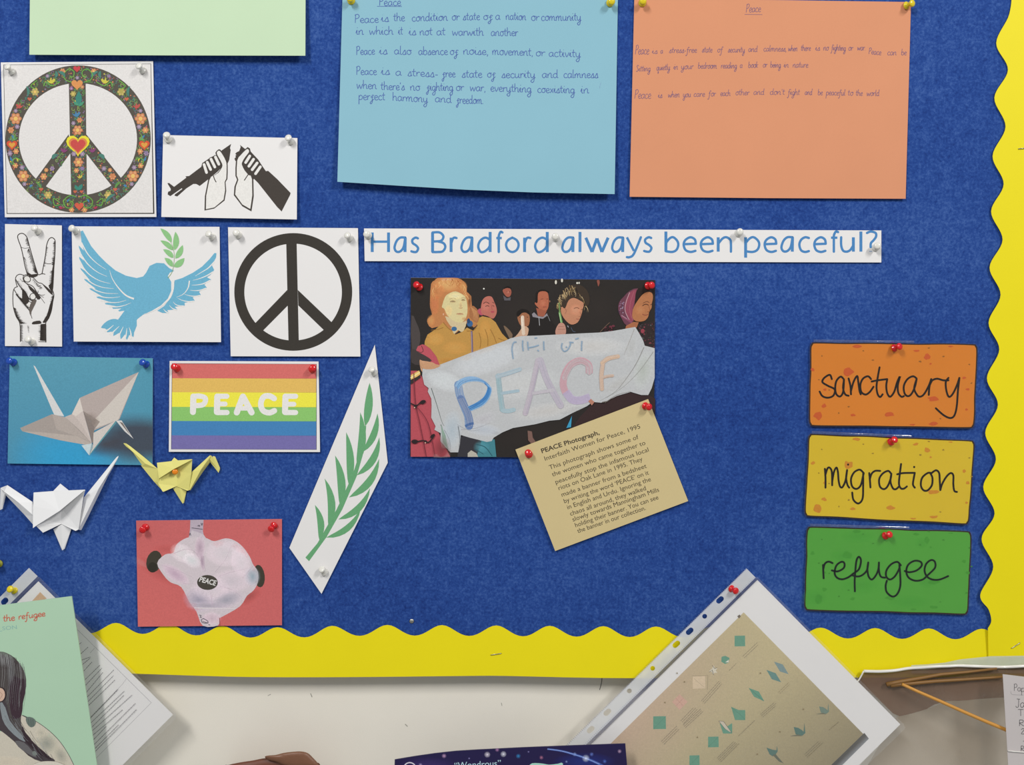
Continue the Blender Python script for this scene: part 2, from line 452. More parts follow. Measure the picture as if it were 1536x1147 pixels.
# felt
m, nt, b = newmat('blue_felt')
n1 = noise(nt, 330, 6, 0.7); n2 = noise(nt, 90, 5, 0.7); n3 = noise(nt, 1800, 3, 0.6); n4 = noise(nt, 6, 3, 0.5)
def madd(a, k, c=None):
    x = nt.nodes.new('ShaderNodeMath'); x.operation = 'MULTIPLY_ADD'; x.inputs[1].default_value = k
    nt.links.new(a, x.inputs[0])
    if c is None: x.inputs[2].default_value = 0
    else: nt.links.new(c, x.inputs[2])
    return x.outputs[0]
s_ = madd(n1.outputs['Fac'], 0.45, madd(n2.outputs['Fac'], 0.25, madd(n3.outputs['Fac'], 0.12, madd(n4.outputs['Fac'], 0.18))))
r = nt.nodes.new('ShaderNodeValToRGB'); nt.links.new(s_, r.inputs[0])
e = r.color_ramp.elements; e[0].position = 0.38; e[0].color = hexc('183072'); e[1].position = 0.63; e[1].color = hexc('4a6bac')
k = r.color_ramp.elements.new(0.5); k.color = hexc('284a92')
nt.links.new(r.outputs[0], b.inputs['Base Color']); b.inputs['Roughness'].default_value = 0.95; b.inputs['Specular IOR Level'].default_value = 0.05
b.inputs['Sheen Weight'].default_value = 0.15; b.inputs['Sheen Roughness'].default_value = 0.5
bp = nt.nodes.new('ShaderNodeBump'); bp.inputs['Strength'].default_value = 0.5; bp.inputs['Distance'].default_value = 0.0012
nt.links.new(s_, bp.inputs['Height']); nt.links.new(bp.outputs[0], b.inputs['Normal'])
FELT = m
CORE = plain('board_edge', 'c9b48a', 0.7)

def zpx(py): return P(768, py, 0).z
def xpx(px, py=573): return P(px, py, 0).x
board = empty('display_board', (0.0, 0.0, zpx(999)))
tag(board, 'large wall display board covered in mottled blue felt', 'board')
def bslab(name, x0, x1, z0, z1, y0, y1, mat):
    o = slab(name, x0, x1, z0, z1, y0, y1, mat, board)
    for v in o.data.vertices: v.co += Vector(((x0 + x1) / 2, (y0 + y1) / 2, (z0 + z1) / 2)) - board.location
    return o
bslab('felt_covering', -0.95, 0.560, zpx(999), 1.0, 0.0, 0.003, FELT)
bslab('backing_board', -0.95, 0.560, zpx(999) + 0.001, 1.0, 0.0032, 0.0178, CORE)

# ---- scalloped yellow borders
YEL = paper_mat('yellow_border_card', 'eddd0a', var=0.025, rough=0.55, spec=0.3, bump=0.04)
crest = [-151, -69, 12, 93, 174, 253, 334, 416, 498, 581, 663, 744.5, 824.5, 905, 984, 1066.5, 1149, 1231, 1313, 1393.5, 1473, 1553]
def crest_y(x): return 934 + (x - 174) * 0.0068 + (5.0 * math.exp(-((x - 400) / 110) ** 2))
pts = []
for a, b2 in zip(crest[:-1], crest[1:]):
    for k in range(14):
        t = k / 14; x = a + (b2 - a) * t
        pts.append((x, crest_y(x) + 8.7 * (1 - math.cos(2 * math.pi * t)) * (1 + 0.08 * math.cos(2 * math.pi * t))))
bot = [(1553, 1015), (1300, 1016), (1100, 1017), (900, 1016.5), (760, 1013.5), (700, 1013.5), (560, 1015), (440, 1015.5), (340, 1014.5), (200, 1010), (60, 1006), (-151, 1004)]
lower = PolySheet('border_strip', 'wavy-edged yellow card border strip along the bottom of the board', 'border', pts + cr(bot, 3), [1.0] * (len(pts) + len(cr(bot, 3))), YEL,
                  group='yellow scalloped borders', hfun=lambda x, y: 0.0005 + (y - 930) / 85.0 * 0.0034, thick=0.35)
zz = cr([(1498, -60), (1516, -20), (1514, 21), (1494.5, 64.6), (1512, 104.7), (1491.7, 146.6), (1508.4, 190), (1489, 234), (1505.6, 276), (1486.8, 317), (1504, 359.5), (1484.5, 401), (1501, 442),
         (1483, 484), (1499, 524), (1480.5, 567), (1497, 607), (1478, 648.6), (1494, 689), (1475, 730), (1492, 770), (1472.5, 808), (1490, 850), (1470.5, 892), (1483, 914), (1487, 931), (1482, 942)], 8)
pz = zz + [(1483, 1012), (1546, 1012), (1552, 700), (1562, 300), (1572, -60)]
rightb = PolySheet('border_strip', 'wavy-edged yellow card border strip up the right side of the board', 'border', pz, [1.8] * len(pz), YEL, group='yellow scalloped borders', thick=0.35,
                   hfun=lambda x, y: 0.0012 + 0.0032 * y / 1012.0)


# ---- staples and small fixings
STEEL = plain('steel', 'b9b8b0', 0.3, 0.5, 0.9)
def wire(name, pts3, r, mat, parent=None, centre=Vector((0, 0, 0)), n=6, r1=None):
    vs_, fs = [], []; m_ = len(pts3)
    for i, p in enumerate(pts3):
        a = pts3[max(i - 1, 0)]; c = pts3[min(i + 1, m_ - 1)]; d = (c - a).normalized()
        u = d.cross(Vector((0, 1, 0.01))); u = (u if u.length > 1e-4 else d.cross(Vector((1, 0, 0)))).normalized(); w = d.cross(u)
        rr = r if r1 is None else r + (r1 - r) * i / (m_ - 1)
        for k in range(n):
            t = 2 * math.pi * k / n; vs_.append(p + (u * math.cos(t) + w * math.sin(t)) * rr)
    for i in range(m_ - 1):
        for k in range(n): fs.append((i * n + k, i * n + (k + 1) % n, (i + 1) * n + (k + 1) % n, (i + 1) * n + k))
    fs.append(tuple(range(n))); fs.append(tuple((m_ - 1) * n + k for k in reversed(range(n))))
    me = mesh_of(name, vs_, fs, mat, centre, True); fix(me); return link(name, me, parent, centre if parent is None else None)
def staple(a, b2, h, label):
    A, B = P(a[0], a[1], h), P(b2[0], b2[1], h); d = Vector((0, 0.004, 0))
    o = wire('staple', [A + d, A + Vector((0, 0.0003, 0)), A + (B - A) * 0.06 - Vector((0, 0.0003, 0)), B - (B - A) * 0.06 - Vector((0, 0.0003, 0)), B + Vector((0, 0.0003, 0)), B + d], 0.00042, STEEL, centre=(A + B) / 2)
    tag(o, label, 'staple', 'steel staples in the yellow borders')
staple((736, 982), (752, 979.5), 0.0031, 'steel staple in the middle of the bottom yellow border')
staple((1517, 972), (1530, 963.5), 0.0049, 'slanting steel staple in the bottom right corner of the yellow border')
staple((1528, 223), (1538, 222), 0.0026, 'steel staple at the right edge of the frame in the yellow border')
def tack(x, y, h, r, label):
    c = P(x, y, h); bm = bmesh.new(); bmesh.ops.create_uvsphere(bm, u_segments=14, v_segments=8, radius=r)
    for v in bm.verts: v.co.y *= 0.45
    me = bpy.data.meshes.new('tack'); bm.to_mesh(me); bm.free(); me.materials.append(STEEL)
    for p in me.polygons: p.use_smooth = True
    o = link('tack', me, None, c); tag(o, label, 'tack')
tack(617.5, 931.3, 0.0005, 0.0026, 'small round metal tack left alone in the blue felt above the bottom border')

# ---- marks on the wall (wear, drawn flat on the wall itself)
class _W: pass
wsh = _W(); wsh.o = bpy.data.objects['wall_back']; wsh.c = Vector(wsh.o.location); wsh.h = lambda x, y: -0.018
pr = Print(wsh, 'wall_marks', lift=0.1)
pr.stroke([(903, 1017), (902, 1025), (899.5, 1034)], 1.1, '4a4844')
pr.stroke([(466, 1040), (468, 1045)], 1.0, '8d8a82'); pr.stroke([(402, 1043), (406, 1041)], 0.9, 'a5a29a')
pr.stroke([(608, 1086), (611, 1089)], 1.2, '9d9a90'); pr.stroke([(752, 1054), (753, 1058)], 0.9, 'a5a29a')
pr.build()

# ================================================================ PUSH PINS
def pin_parts():
    prof = [(0, 0.0), (4.3, 0.0), (4.75, 0.35), (4.8, 1.0), (4.2, 1.8), (2.9, 2.7), (2.35, 4.2), (2.4, 5.6), (3.0, 7.0), (3.9, 7.9), (4.35, 8.8), (4.3, 9.7), (3.7, 10.5), (2.2, 11.0), (0, 11.15)]
    n = 20; vs_, fs = [], []
    for (r, z) in prof:
        if r == 0: vs_.append((0, 0, z / 1000)); continue
        for k in range(n):
            t = 2 * math.pi * k / n; vs_.append((r / 1000 * math.cos(t), r / 1000 * math.sin(t), z / 1000))
    def idx(i, k): return 0 if i == 0 else (len(vs_) - 1 if i == len(prof) - 1 else 1 + (i - 1) * n + k % n)
    for i in range(len(prof) - 1):
        for k in range(n):
            q = [idx(i, k), idx(i, k + 1), idx(i + 1, k + 1), idx(i + 1, k)]
            q2 = []
            for v in q:
                if v not in q2: q2.append(v)
            fs.append(tuple(q2))
    hm = bpy.data.meshes.new('pin_head'); hm.from_pydata(vs_, [], fs); fix(hm)
    hm.polygons.foreach_set('use_smooth', [True] * len(hm.polygons))
    nv = [(0.00055 * math.cos(2 * math.pi * k / 8), 0.00055 * math.sin(2 * math.pi * k / 8), z) for z in (0.001, -0.006) for k in range(8)] + [(0, 0, -0.009)]
    nf = [(k, (k + 1) % 8, 8 + (k + 1) % 8, 8 + k) for k in range(8)] + [(8 + k, 8 + (k + 1) % 8, 16) for k in range(8)] + [tuple(range(8))]
    nm = bpy.data.meshes.new('needle'); nm.from_pydata(nv, [], nf); fix(nm); nm.materials.append(STEEL)
    return hm, nm
HM, NM = pin_parts()
PINM = {'white': plain('white_pin_plastic', 'e6e4dc', 0.22, 0.5, coat=0.5), 'red': plain('red_pin_plastic', 'd81218', 0.2, 0.5, coat=0.6),
        'blue': plain('blue_pin_plastic', '1148b0', 0.18, 0.5, coat=0.6), 'yellow': plain('yellow_pin_plastic', 'e6cf1a', 0.22, 0.5, coat=0.5),
        'orange': plain('orange_pin_plastic', 'f08a10', 0.25, 0.5, coat=0.4), 'green': plain('olive_pin_plastic', '9a9a30', 0.25, 0.5, coat=0.4)}
HEADS = {}
def pin(col, head, base, h, label, push=None, scale=0.86):
    """head, base: photo px of the knob and of the foot; h: height of the sheet under it in mm"""
    B = P(base[0], base[1], h / 1000); A = P(head[0], head[1], h / 1000 + 0.0095 * scale)
    d = (A - B).normalized()
    o = empty('push_pin', B); o.rotation_mode = 'QUATERNION'; o.rotation_quaternion = d.to_track_quat('Z', 'Y'); o.scale = (scale,) * 3
    if col not in HEADS:
        HEADS[col] = HM.copy(); HEADS[col].materials.append(PINM[col])
    link('pin_head', HEADS[col], o); link('needle', NM, o)
    tag(o, label, 'push pin', 'plastic push pins on the display board')

# ================================================================ COLOURED SHEETS (top row)
GREENP = paper_mat('mint_green_paper', 'c4dcba', 0.02); BLUEP = paper_mat('light_blue_paper', '8abacb', 0.02); ORP = paper_mat('salmon_paper', 'd9946f', 0.03)
WHITEP = paper_mat('white_printer_paper', 'e9e7e6', 0.015)
PHOTOP = paper_mat('glossy_photo_paper', 'e2e0dd', 0.01, rough=0.35, spec=0.4)

gs = Sheet('paper_sheet', 'blank pale green paper sheet at the top left, cut off by the frame', 'paper', [(47, -208), (250, -209), (459, -208)], [(44, 82), (250, 83), (458, 83.5)], [1.5, 1.5, 9.5, 7], GREENP,
           group='coloured paper sheets in the top row', nu=8, nv=10, bulge=lambda x, y: -2.0 * math.sin(math.pi * max(0, min(1, (y + 208) / 291))))
bs = Sheet('paper_sheet', 'light blue paper sheet with handwriting about peace, two yellow pins', 'paper', [(514, -14), (720, -13), (927, -12)], [(506, 272.5), (600, 278.5), (700, 284.5), (800, 288.5), (922, 291)], [1.5, 1.5, 8.5, 9.5], BLUEP,
           group='coloured paper sheets in the top row', nu=16, nv=12, bulge=lambda x, y: -2.2 * math.sin(math.pi * max(0, min(1, (y + 13) / 290))) + 0.9 * math.sin(math.pi * max(0, min(1, (x - 506) / 416))))
INKB = '4d63a8'
pr = Print(bs, 'heading', fr(500, 0, 3.491), lift=0.06); write(pr, 'Peace', 240, 355, 30, 23.5, 3.4, INKB); pr.stroke([(230, 33), (358, 34)], 2.5, INKB); pr.build('underlined heading Peace in blue ballpoint')
pr = Print(bs, 'handwriting', fr(500, 0, 3.491), lift=0.06)
for line in ["Peace,112,238,120,118|is,250,292,114,114|the,315,375,110,110|condition,410,600,112,107|or,620,662,106,106|state,678,768,106,104|of,785,835,104,104|a,848,875,103,103|nation,903,1010,103,106|or,1035,1080,108,108|community,1088,1298,108,108",
  "in,118,160,181,181|which,188,315,181,181|it,340,365,181,181|is,395,435,184,184|not,452,520,184,184|at,540,588,184,184|warwith,622,788,186,186|another,825,968,188,188",
  "Peace,120,218,287,285|is,240,285,284,284|also,318,410,284,286|absence,445,600,287,287|of,610,655,287,287|noise@,680,815,284,288|movement@,832,1048,286,292|or,1060,1110,294,294|activity,1128,1295,296,300",
  "Peace,120,228,392,391|is,250,298,391,391|a,325,358,396,396|stress-,388,550,398,404|free,570,640,404,404|state,672,780,406,406|of,805,850,406,406|security,880,1058,408,408|and,1092,1178,407,407|calmness,1205,1388,408,408",
  "when,122,228,463,466|there's,248,375,470,472|no,402,455,473,474|fighting,488,628,474,475|or,642,685,475,475|war@,715,800,476,478|everything,822,1038,478,484|coexisting,1068,1265,485,488|in,1295,1340,488,488",
  "perfect,132,272,522,524|harmony,310,495,526,536|and,532,620,534,538|freedom.,645,788,541,544"]:
    for w_ in line.split('|'):
        a, x0, x1, y0, y1 = w_.split(','); write(pr, a.replace('@', ','), float(x0), float(x1), float(y0), 23.5, 3.4, INKB, base1=float(y1))
pr.stroke([(1402, 432), (1396, 450), (1394, 462)], 1.5, '7f9cc0')
pr.build('blue ballpoint handwriting')

osn = Sheet('paper_sheet', 'salmon pink paper sheet with small handwriting about peace', 'paper', [(951.5, -3), (1160, 0), (1366.5, 3)], [(944.5, 295), (1150, 297), (1358.5, 298)], [1.5, 1.5, 3.2, 3.6], ORP,
            group='coloured paper sheets in the top row', nu=10, nv=10, bulge=lambda x, y: -0.5 * math.sin(math.pi * max(0, min(1, (y + 2) / 298))))
INKP = '80607c'
pr = Print(osn, 'heading', fr(930, 0, 3.339), lift=0.06); write(pr, 'Peace', 630, 705, 62, 22, 2.6, INKP, base1=60, slant=.12); pr.stroke([(625, 72), (712, 73)], 2.2, INKP); pr.build('underlined heading Peace in purple ballpoint')
pr = Print(osn, 'handwriting', fr(930, 0, 3.339), lift=0.06)
for line in ["Peace,75,145,272,272|is,160,188,269,269|a,202,215,268,268|stress-Free,245,385,265,263|state,410,462,262,262|oF,487,515,262,262|security,540,625,262,262|and,642,688,259,259|calmness@,718,835,257,257|when,842,888,256,256|there,905,955,254,254|is,978,1002,253,253|no,1018,1045,252,252|Fighting,1058,1130,252,254|or,1143,1168,253,253|war.,1188,1230,252,252|Peace,1245,1308,270,276|can,1338,1385,276,276|be,1408,1435,276,276",
  "Sitting,80,152,358,356|quietly,182,250,352,350|in,268,290,348,348|your,305,368,346,345|bedroom,390,485,343,343|reading,505,585,342,342|a,600,613,340,340|book,642,692,340,338|or,715,738,337,337|being,752,805,338,338|in,820,845,338,338|nature.,865,948,338,338",
  "Peace,72,155,494,494|is,190,212,490,490|when,240,298,488,486|you,315,355,486,486|care,368,425,484,484|For,442,480,482,482|each,502,553,480,480|other,578,648,476,476|and,668,722,474,474|don't,750,825,474,474|Fight,840,900,475,475|and,925,962,475,475|be,990,1015,476,476|peaceFul,1032,1128,476,478|to,1140,1168,478,478|the,1180,1215,479,479|world,1235,1298,480,480"]:
    for w_ in line.split('|'):
        a, x0, x1, y0, y1 = w_.split(','); write(pr, a.replace('@', ','), float(x0), float(x1), float(y0), 24 if a == 'Peace' and float(x0) < 700 else 16.5, 2.6, INKP, base1=float(y1), slant=0.12)
pr.build('purple ballpoint handwriting')

# ================================================================ TITLE STRIP
ts = Sheet('title_strip', 'long white paper strip printed with the blue question about Bradford', 'paper', [(546, 342.5), (900, 345), (1322, 345.5)], [(547, 391.5), (900, 393.5), (1322, 393.5)], [1.6, 1.6, 2.0, 2.0], WHITEP)
CL = {'H': '0,0 0,1.36|1,0 1,1.36|0,.72 1,.72', 'a': '1,1 .55,1 .2,.75 .02,.3 .2,.03 .55,.05 .85,.35 1,1|1,1 .98,0', 's': '.95,.95 .6,1 .15,.85 .2,.62 .7,.45 .98,.25 .75,.02 .35,0 0,.05',
 'B': '0,0 0,1.36|0,1.36 .55,1.36 .85,1.1 .7,.8 .3,.74 0,.74|.4,.74 .85,.62 1,.35 .8,.05 .4,0 0,0', 'r': '0,0 0,1|0,.55 .3,.9 .6,1 1,.97', 'd': '1,1.4 1,0|1,.85 .6,1 .2,.8 .02,.4 .2,.03 .5,.02 .85,.25 1,.5',
 'f': '1,1.36 .7,1.4 .42,1.15 .4,.8 .4,0|0,.97 .9,.97', 'o': '.5,1 .15,.82 0,.5 .15,.15 .5,0 .85,.15 1,.5 .85,.82 .5,1', 'l': '.5,1.4 .5,0', 'w': '0,1 .28,0|.28,0 .5,.95|.5,.95 .72,0|.72,0 1,1', 'y': '0,1 .5,.05|1,1 .5,-.15 .2,-.38 0,-.38',
 'b': '0,1.4 0,0|0,.6 .3,.92 .6,1 .92,.75 1,.45 .85,.12 .5,-.02 0,.03', 'e': '.02,.52 .98,.55|.98,.55 .9,.85 .55,1 .15,.82 0,.5 .15,.12 .55,-.02 .95,.06', 'n': '0,0 0,1|0,.55 .35,.92 .65,1 .95,.82 1,.5 1,0',
 'p': '0,1 0,-.42|0,.6 .3,.92 .6,1 .92,.75 1,.45 .85,.12 .5,-.02 0,.03', 'c': '1,.95 .6,1 .18,.82 0,.48 .18,.1 .6,-.02 1,.04', 'u': '0,1 0,.45 .15,.08 .45,0 .75,.12 1,.45|1,1 1,0', '?': '.0,1.3 .4,1.4 .9,1.3 .95,1.05 .7,.8 .42,.6 .38,.32|.38,.04 .38,.0'}
pr = Print(ts, 'printed_title', fr(530, 330, 3.746))
TB = '4b86bf'
def clean(pr, ch, x0, x1, base, xh, w, col):
    z_ = pr.z; pr.hold(True)
    for st in CL[ch].split('|'):
        q = [tuple(map(float, t.split(','))) for t in st.split()]
        xs0, xs1 = x0 + w / 2, x1 - w / 2
        pts = [(xs0 + a * (xs1 - xs0), base - w * 0.35 - b_ * (xh - w * 0.5)) for a, b_ in q]
        vert = len(q) == 2 and abs(q[0][0] - q[1][0]) < 0.3
        pr.stroke(pts, w * (1.0 if vert else 0.82), col, sm=5, cap=not (len(q) == 2))
    pr.hold(False); pr.z = z_
for ch, x0, x1 in [('H', 98, 206), ('a', 222, 300), ('s', 318, 373), ('B', 437, 525), ('r', 541, 588), ('a', 598, 675), ('d', 692, 777), ('f', 795, 846), ('o', 850, 937), ('r', 954, 1003), ('d', 1012, 1098), ('a', 1165, 1243), ('l', 1263, 1284), ('w', 1298, 1440), ('a', 1445, 1523),
    ('y', 1529, 1624), ('s', 1626, 1684), ('b', 1748, 1834), ('e', 1848, 1934), ('e', 1944, 2030), ('n', 2042, 2130), ('p', 2196, 2289), ('e', 2303, 2386), ('a', 2396, 2476), ('c', 2498, 2568), ('e', 2582, 2664), ('f', 2676, 2732), ('u', 2733, 2818), ('l', 2840, 2864), ('?', 2878, 2948)]:
    clean(pr, ch, x0, x1, 185 if x0 < 1500 else 183, 89, 16.5, TB)
pr.build('blue printed question')

# ================================================================ WHITE PICTURE CARDS (left)
CARDG = 'picture cards pinned on the left of the board'
def quadcard(name, label, f, tl, tr_, br, bl, hs, mat=WHITEP, group=CARDG, **kw):
    q = f([tl, tr_, br, bl])
    return Sheet(name, label, 'card', [q[0], q[1]], [q[3], q[2]], hs, mat, group=group, **kw)

# --- floral peace sign
F = fr(0, 80, 4.412)
fc = quadcard('picture_card', 'square card with a peace sign filled with colourful flowers and hearts', F, (5, 60), (1013, 52), (1035, 1082), (32, 1084), [1.5, 1.5, 2.6, 2.6])
pr = Print(fc, 'floral_peace_sign', F)
pr.poly('22,74 1000,68 1022,1062 44,1062', '3c3833'); pr.poly('25,77 997,71 1013,1055 48,1057', 'e2dfdd')
DK = '57524a'
C0 = (517, 567)
def ringpts(cx, cy, rx, ry, n=72): return [(cx + rx * math.cos(2 * math.pi * k / n), cy + ry * math.sin(2 * math.pi * k / n)) for k in range(n)]
pr.ring(ringpts(517, 567, 481, 488), ringpts(516, 568, 391, 371), DK)
pr.poly('455,190 567,190 576,945 471,945', DK)
pr.poly('455,535 470,655 296,890 222,850', DK); pr.poly('565,528 565,655 752,893 820,848', DK)
pal = {'z': '0', 'o': 'd98a58', 'r': 'c9524c', 'g': '5f9a4c', 't': '3f8578', 'p': '8a7496', 'y': 'd8cf48', 'b': '3f86b4', 'm': '8c3a78', 'l': '8fae58', 'k': 'b86a58'}
pal = {k_: mixc(v_, '7a7468', .18) for k_, v_ in pal.items() if k_ != 'z'}
def inside(x, y, mrg=8):
    dx, dy = (x - 517), (y - 567); ro = math.hypot(dx / 481, dy / 488); ri = math.hypot(dx / 391, dy / 371)
    if ro < 1 - mrg / 480 and ri > 1 + mrg / 390: return True
    if ro > 1: return False
    bx = 511 + (y - 200) * 0.0155
    if abs(x - bx) < 56 - mrg: return True
    if y > 560:
        for sx, (ax, ay, bx_, by) in ((0, (500, 565, 275, 855)), (1, (540, 565, 770, 855))):
            ux, uy = bx_ - ax, by - ay; L = math.hypot(ux, uy); d = abs((x - ax) * uy - (y - ay) * ux) / L
            if d < 42 - mrg: return True
    return False
rnd = random.Random(3)
pr.hold(True)
for k in range(1700):
    x, y = rnd.uniform(40, 995), rnd.uniform(82, 1050)
    if not inside(x, y, 12): continue
    c = pal[rnd.choice('ggglltttp')]; r_ = rnd.uniform(9, 17); a0 = rnd.uniform(0, 6.28); sg = rnd.choice((-1, 1))
    sp = [(x + r_ * (1 - 0.16 * j) * math.cos(a0 + sg * j * 0.9), y + r_ * (1 - 0.16 * j) * math.sin(a0 + sg * j * 0.9)) for j in range(6)]
    if all(inside(a, b_, 3) for a, b_ in sp): pr.stroke(sp, 3.6, c, sm=2, cap=False)
pr.hold(False); pr.hold(True)
for k in range(800):
    x, y = rnd.uniform(40, 995), rnd.uniform(82, 1050)
    if inside(x, y, 9): pr.ell(x, y, rnd.uniform(3, 6.5), rnd.uniform(3, 6.5), pal[rnd.choice('orkpykppo')], n=7)
pr.hold(False)
def flower(x, y, r_, c1, c2, n=6):
    pr.poly([(x + r_ * (0.72 + 0.28 * abs(math.cos(n * t / 2))) * math.cos(t), y + r_ * (0.72 + 0.28 * abs(math.cos(n * t / 2))) * math.sin(t)) for t in (2 * math.pi * k / 36 for k in range(36))], c1)
    for k in range(n): pr.ell(x + r_ * 0.62 * math.cos(6.283 * k / n), y + r_ * 0.62 * math.sin(6.283 * k / n), r_ * 0.2, r_ * 0.2, mixc(c1, 'f0c8a0', .35), n=6)
    pr.ell(x, y, r_ * 0.36, r_ * 0.36, c2, n=8)
def heart(x, y, s, col, col2=None):
    pts = []
    for k in range(24):
        t = 2 * math.pi * k / 24; pts.append((x + s * 16 * math.sin(t) ** 3 / 16, y - s * (13 * math.cos(t) - 5 * math.cos(2 * t) - 2 * math.cos(3 * t) - math.cos(4 * t)) / 16))
    pr.poly(pts, col)
    if col2: heart(x, y + s * 0.02, s * 0.6, col2)
def birdy(x, y, s, col, sg=1):
    pr.poly([(x - sg * s, y - s * 0.3), (x - sg * .3 * s, y + 0.05 * s), (x, y - s * .9), (x + sg * .3 * s, y - .1 * s), (x + sg * .7 * s, y - .6 * s), (x + sg * 1.1 * s, y - .3 * s), (x + sg * .8 * s, y + .3 * s), (x + sg * .2 * s, y + .7 * s), (x - sg * .5 * s, y + .4 * s)], col, sm=2)
pr.hold(True)
for sg in (-1, 1):
    mx = lambda x: 517 + sg * (x - 517)
    for x, y, r_ in ((930, 432, 40), (880, 812, 40), (802, 255, 27), (716, 938, 27), (962, 508, 22), (928, 648, 20), (932, 742, 19), (745, 815, 24), (728, 772, 15), (620, 118, 20), (560, 1035, 19)):
        flower(mx(x), y, r_, pal['o'] if r_ != 27 else 'b0a55a', 'e8c070')
    for x, y, r_ in ((888, 755, 17), (968, 662, 18), (920, 485, 17), (688, 762, 17), (930, 380, 14), (872, 865, 15), (720, 150, 13), (545, 665, 18)): flower(mx(x), y, r_, '8a7a9c', 'b8a8bc')
    heart(mx(955), 605, 36, 'd2573c', 'd8a04a')
    birdy(mx(902), 348, 24, pal['r'], sg); birdy(mx(698), 182, 27, pal['y'], -sg); birdy(mx(608), 640, 24, pal['m'], sg)
    for p0, p1, w_, c in (((650, 120), (600, 160), 22, 't'), ((665, 115), (668, 165), 20, 't'), ((860, 215), (855, 290), 18, 't'), ((765, 930), (700, 995), 20, 't'), ((690, 700), (650, 668), 26, 't'), ((800, 850), (760, 905), 16, 'g'), ((960, 540), (940, 580), 14, 'b'), ((945, 715), (965, 680), 14, 'b'), ((838, 885), (815, 872), 16, 'b'), ((590, 985), (572, 965), 12, 'b'), ((930, 690), (915, 720), 10, 'y')):
        pr.leaf((mx(p0[0]), p0[1]), (mx(p1[0]), p1[1]), w_, pal[c], 0.15 * sg)
    heart(mx(838), 302, 14, 'c86a50'); heart(mx(762), 900, 14, 'c86a50'); birdy(mx(628), 1020, 15, 'b03a5a', sg)
    for pts in ([(560, 190), (600, 175), (612, 140), (580, 105), (545, 120), (550, 155), (572, 150)], [(640, 190), (690, 215), (730, 190), (745, 215)], [(530, 950), (570, 940), (612, 975), (600, 1015), (565, 1022), (550, 990), (575, 975)], [(898, 705), (930, 692), (950, 715), (932, 745)], [(922, 560), (945, 575), (935, 540)], [(640, 985), (680, 960), (672, 1005), (640, 1000)], [(790, 180), (830, 215), (800, 235)]):
        pr.stroke([(mx(a), b_) for a, b_ in pts], 6, '6faa4c', sm=4)
heart(509, 102, 24, 'c8484e'); heart(510, 205, 38, 'd9945a'); heart(524, 1010, 30, 'd0604a'); flower(512, 162, 13, '8a7a9c', 'b8a8bc')
flower(484, 268, 20, 'a8a050', 'd8c070'); flower(472, 232, 14, '8a5a96', 'b8a8bc'); flower(545, 222, 14, 'b8705a', 'd8c070')
pr.leaf((520, 345), (522, 250), 42, '3f8578'); pr.leaf((520, 345), (484, 318), 18, '4f9578'); pr.leaf((520, 350), (558, 318), 18, '4f9578')
birdy(502, 403, 26, pal['b'], 1); flower(527, 442, 19, pal['o'], 'e8c070'); flower(514, 508, 34, pal['o'], 'e8c070'); flower(486, 462, 15, '8a7a9c', 'b8a8bc')
heart(516, 602, 78, 'e6dc3c'); heart(516, 606, 62, 'd88a50'); heart(516, 608, 50, 'c9504c')
flower(519, 720, 33, pal['o'], 'e8c070'); flower(506, 775, 18, pal['o'], 'e8c070'); flower(545, 762, 15, '8a7a9c', 'b8a8bc'); birdy(526, 815, 18, 'c8b850', 1)
pr.leaf((520, 905), (545, 865), 26, '3f8578'); pr.leaf((518, 905), (495, 870), 20, '3f8578'); heart(497, 915, 12, 'c86a50'); heart(540, 915, 12, 'c86a50')
pr.hold(False); pr.build('colourful printed floral peace sign')

# --- broken rifle
F = fr(230, 180, 6.678)
gc = quadcard('picture_card', 'white card with two black outlined fists breaking a rifle', F, (98, 150), (1443, 180), (1437, 995), (80, 970), [1.6, 1.6, 6.0, 5.0])
pr = Print(gc, 'broken_rifle_drawing', F); K = '453f3a'; Wt = 'e8e6e2'
pr.poly('140,632 158,630 208,668 330,577 322,563 358,560 480,468 490,430 580,370 625,350 660,330 690,300 780,238 768,280 775,300 760,400 735,455 690,470 640,520 555,590 465,660 430,640 400,640 330,685 240,765 212,758 215,745 290,690 285,682 170,762 143,745 148,718 172,708 175,690', K)
pr.poly('622,325 650,295 672,297 700,335 732,395 745,450 742,592 724,622 714,806 512,906 548,602 570,575 640,530 684,468 680,430 655,380 630,348', K, sm=2)
pr.poly('636,325 650,308 666,310 692,345 722,400 734,452 730,588 714,620 703,797 527,893 560,606 600,560 650,530 688,474 690,440 665,390 643,352', Wt, sm=2)
for a, b_ in (((508, 445), (533, 525)), ((540, 422), (574, 495)), ((578, 392), (616, 470)), ((622, 370), (656, 442))):
    pr.stroke([a, b_], 42, K); pr.stroke([a, b_], 27, Wt)
pr.stroke('602,558 612,590 628,620', 9, K)
pr.poly('868,248 885,262 920,290 945,270 968,285 975,315 1050,395 1095,465 1128,512 1150,508 1240,590 1375,730 1370,750 1285,915 1240,870 1050,630 1010,590 985,600 940,540 890,450 885,420 850,400 836,412 822,410 812,385 826,372 822,355 833,350 820,338 835,322 860,310 875,270', K)
pr.poly('920,290 945,276 968,296 968,325 935,370 902,425 902,450 930,500 965,545 1002,590 983,915 806,752 838,598 822,560 828,400 860,345', K, sm=2)
pr.poly('922,303 943,290 957,303 955,325 920,370 888,425 890,455 915,505 955,552 988,592 971,890 820,745 852,598 836,558 841,405 872,355', Wt, sm=2)
for a, b_ in (((966, 360), (925, 425)), ((1004, 392), (957, 462)), ((1040, 430), (990, 497)), ((1072, 468), (1024, 537))):
    pr.stroke([a, b_], 42, K); pr.stroke([a, b_], 27, Wt)
pr.stroke('950,545 932,572 912,602', 9, K)
pr.build('black printed drawing')

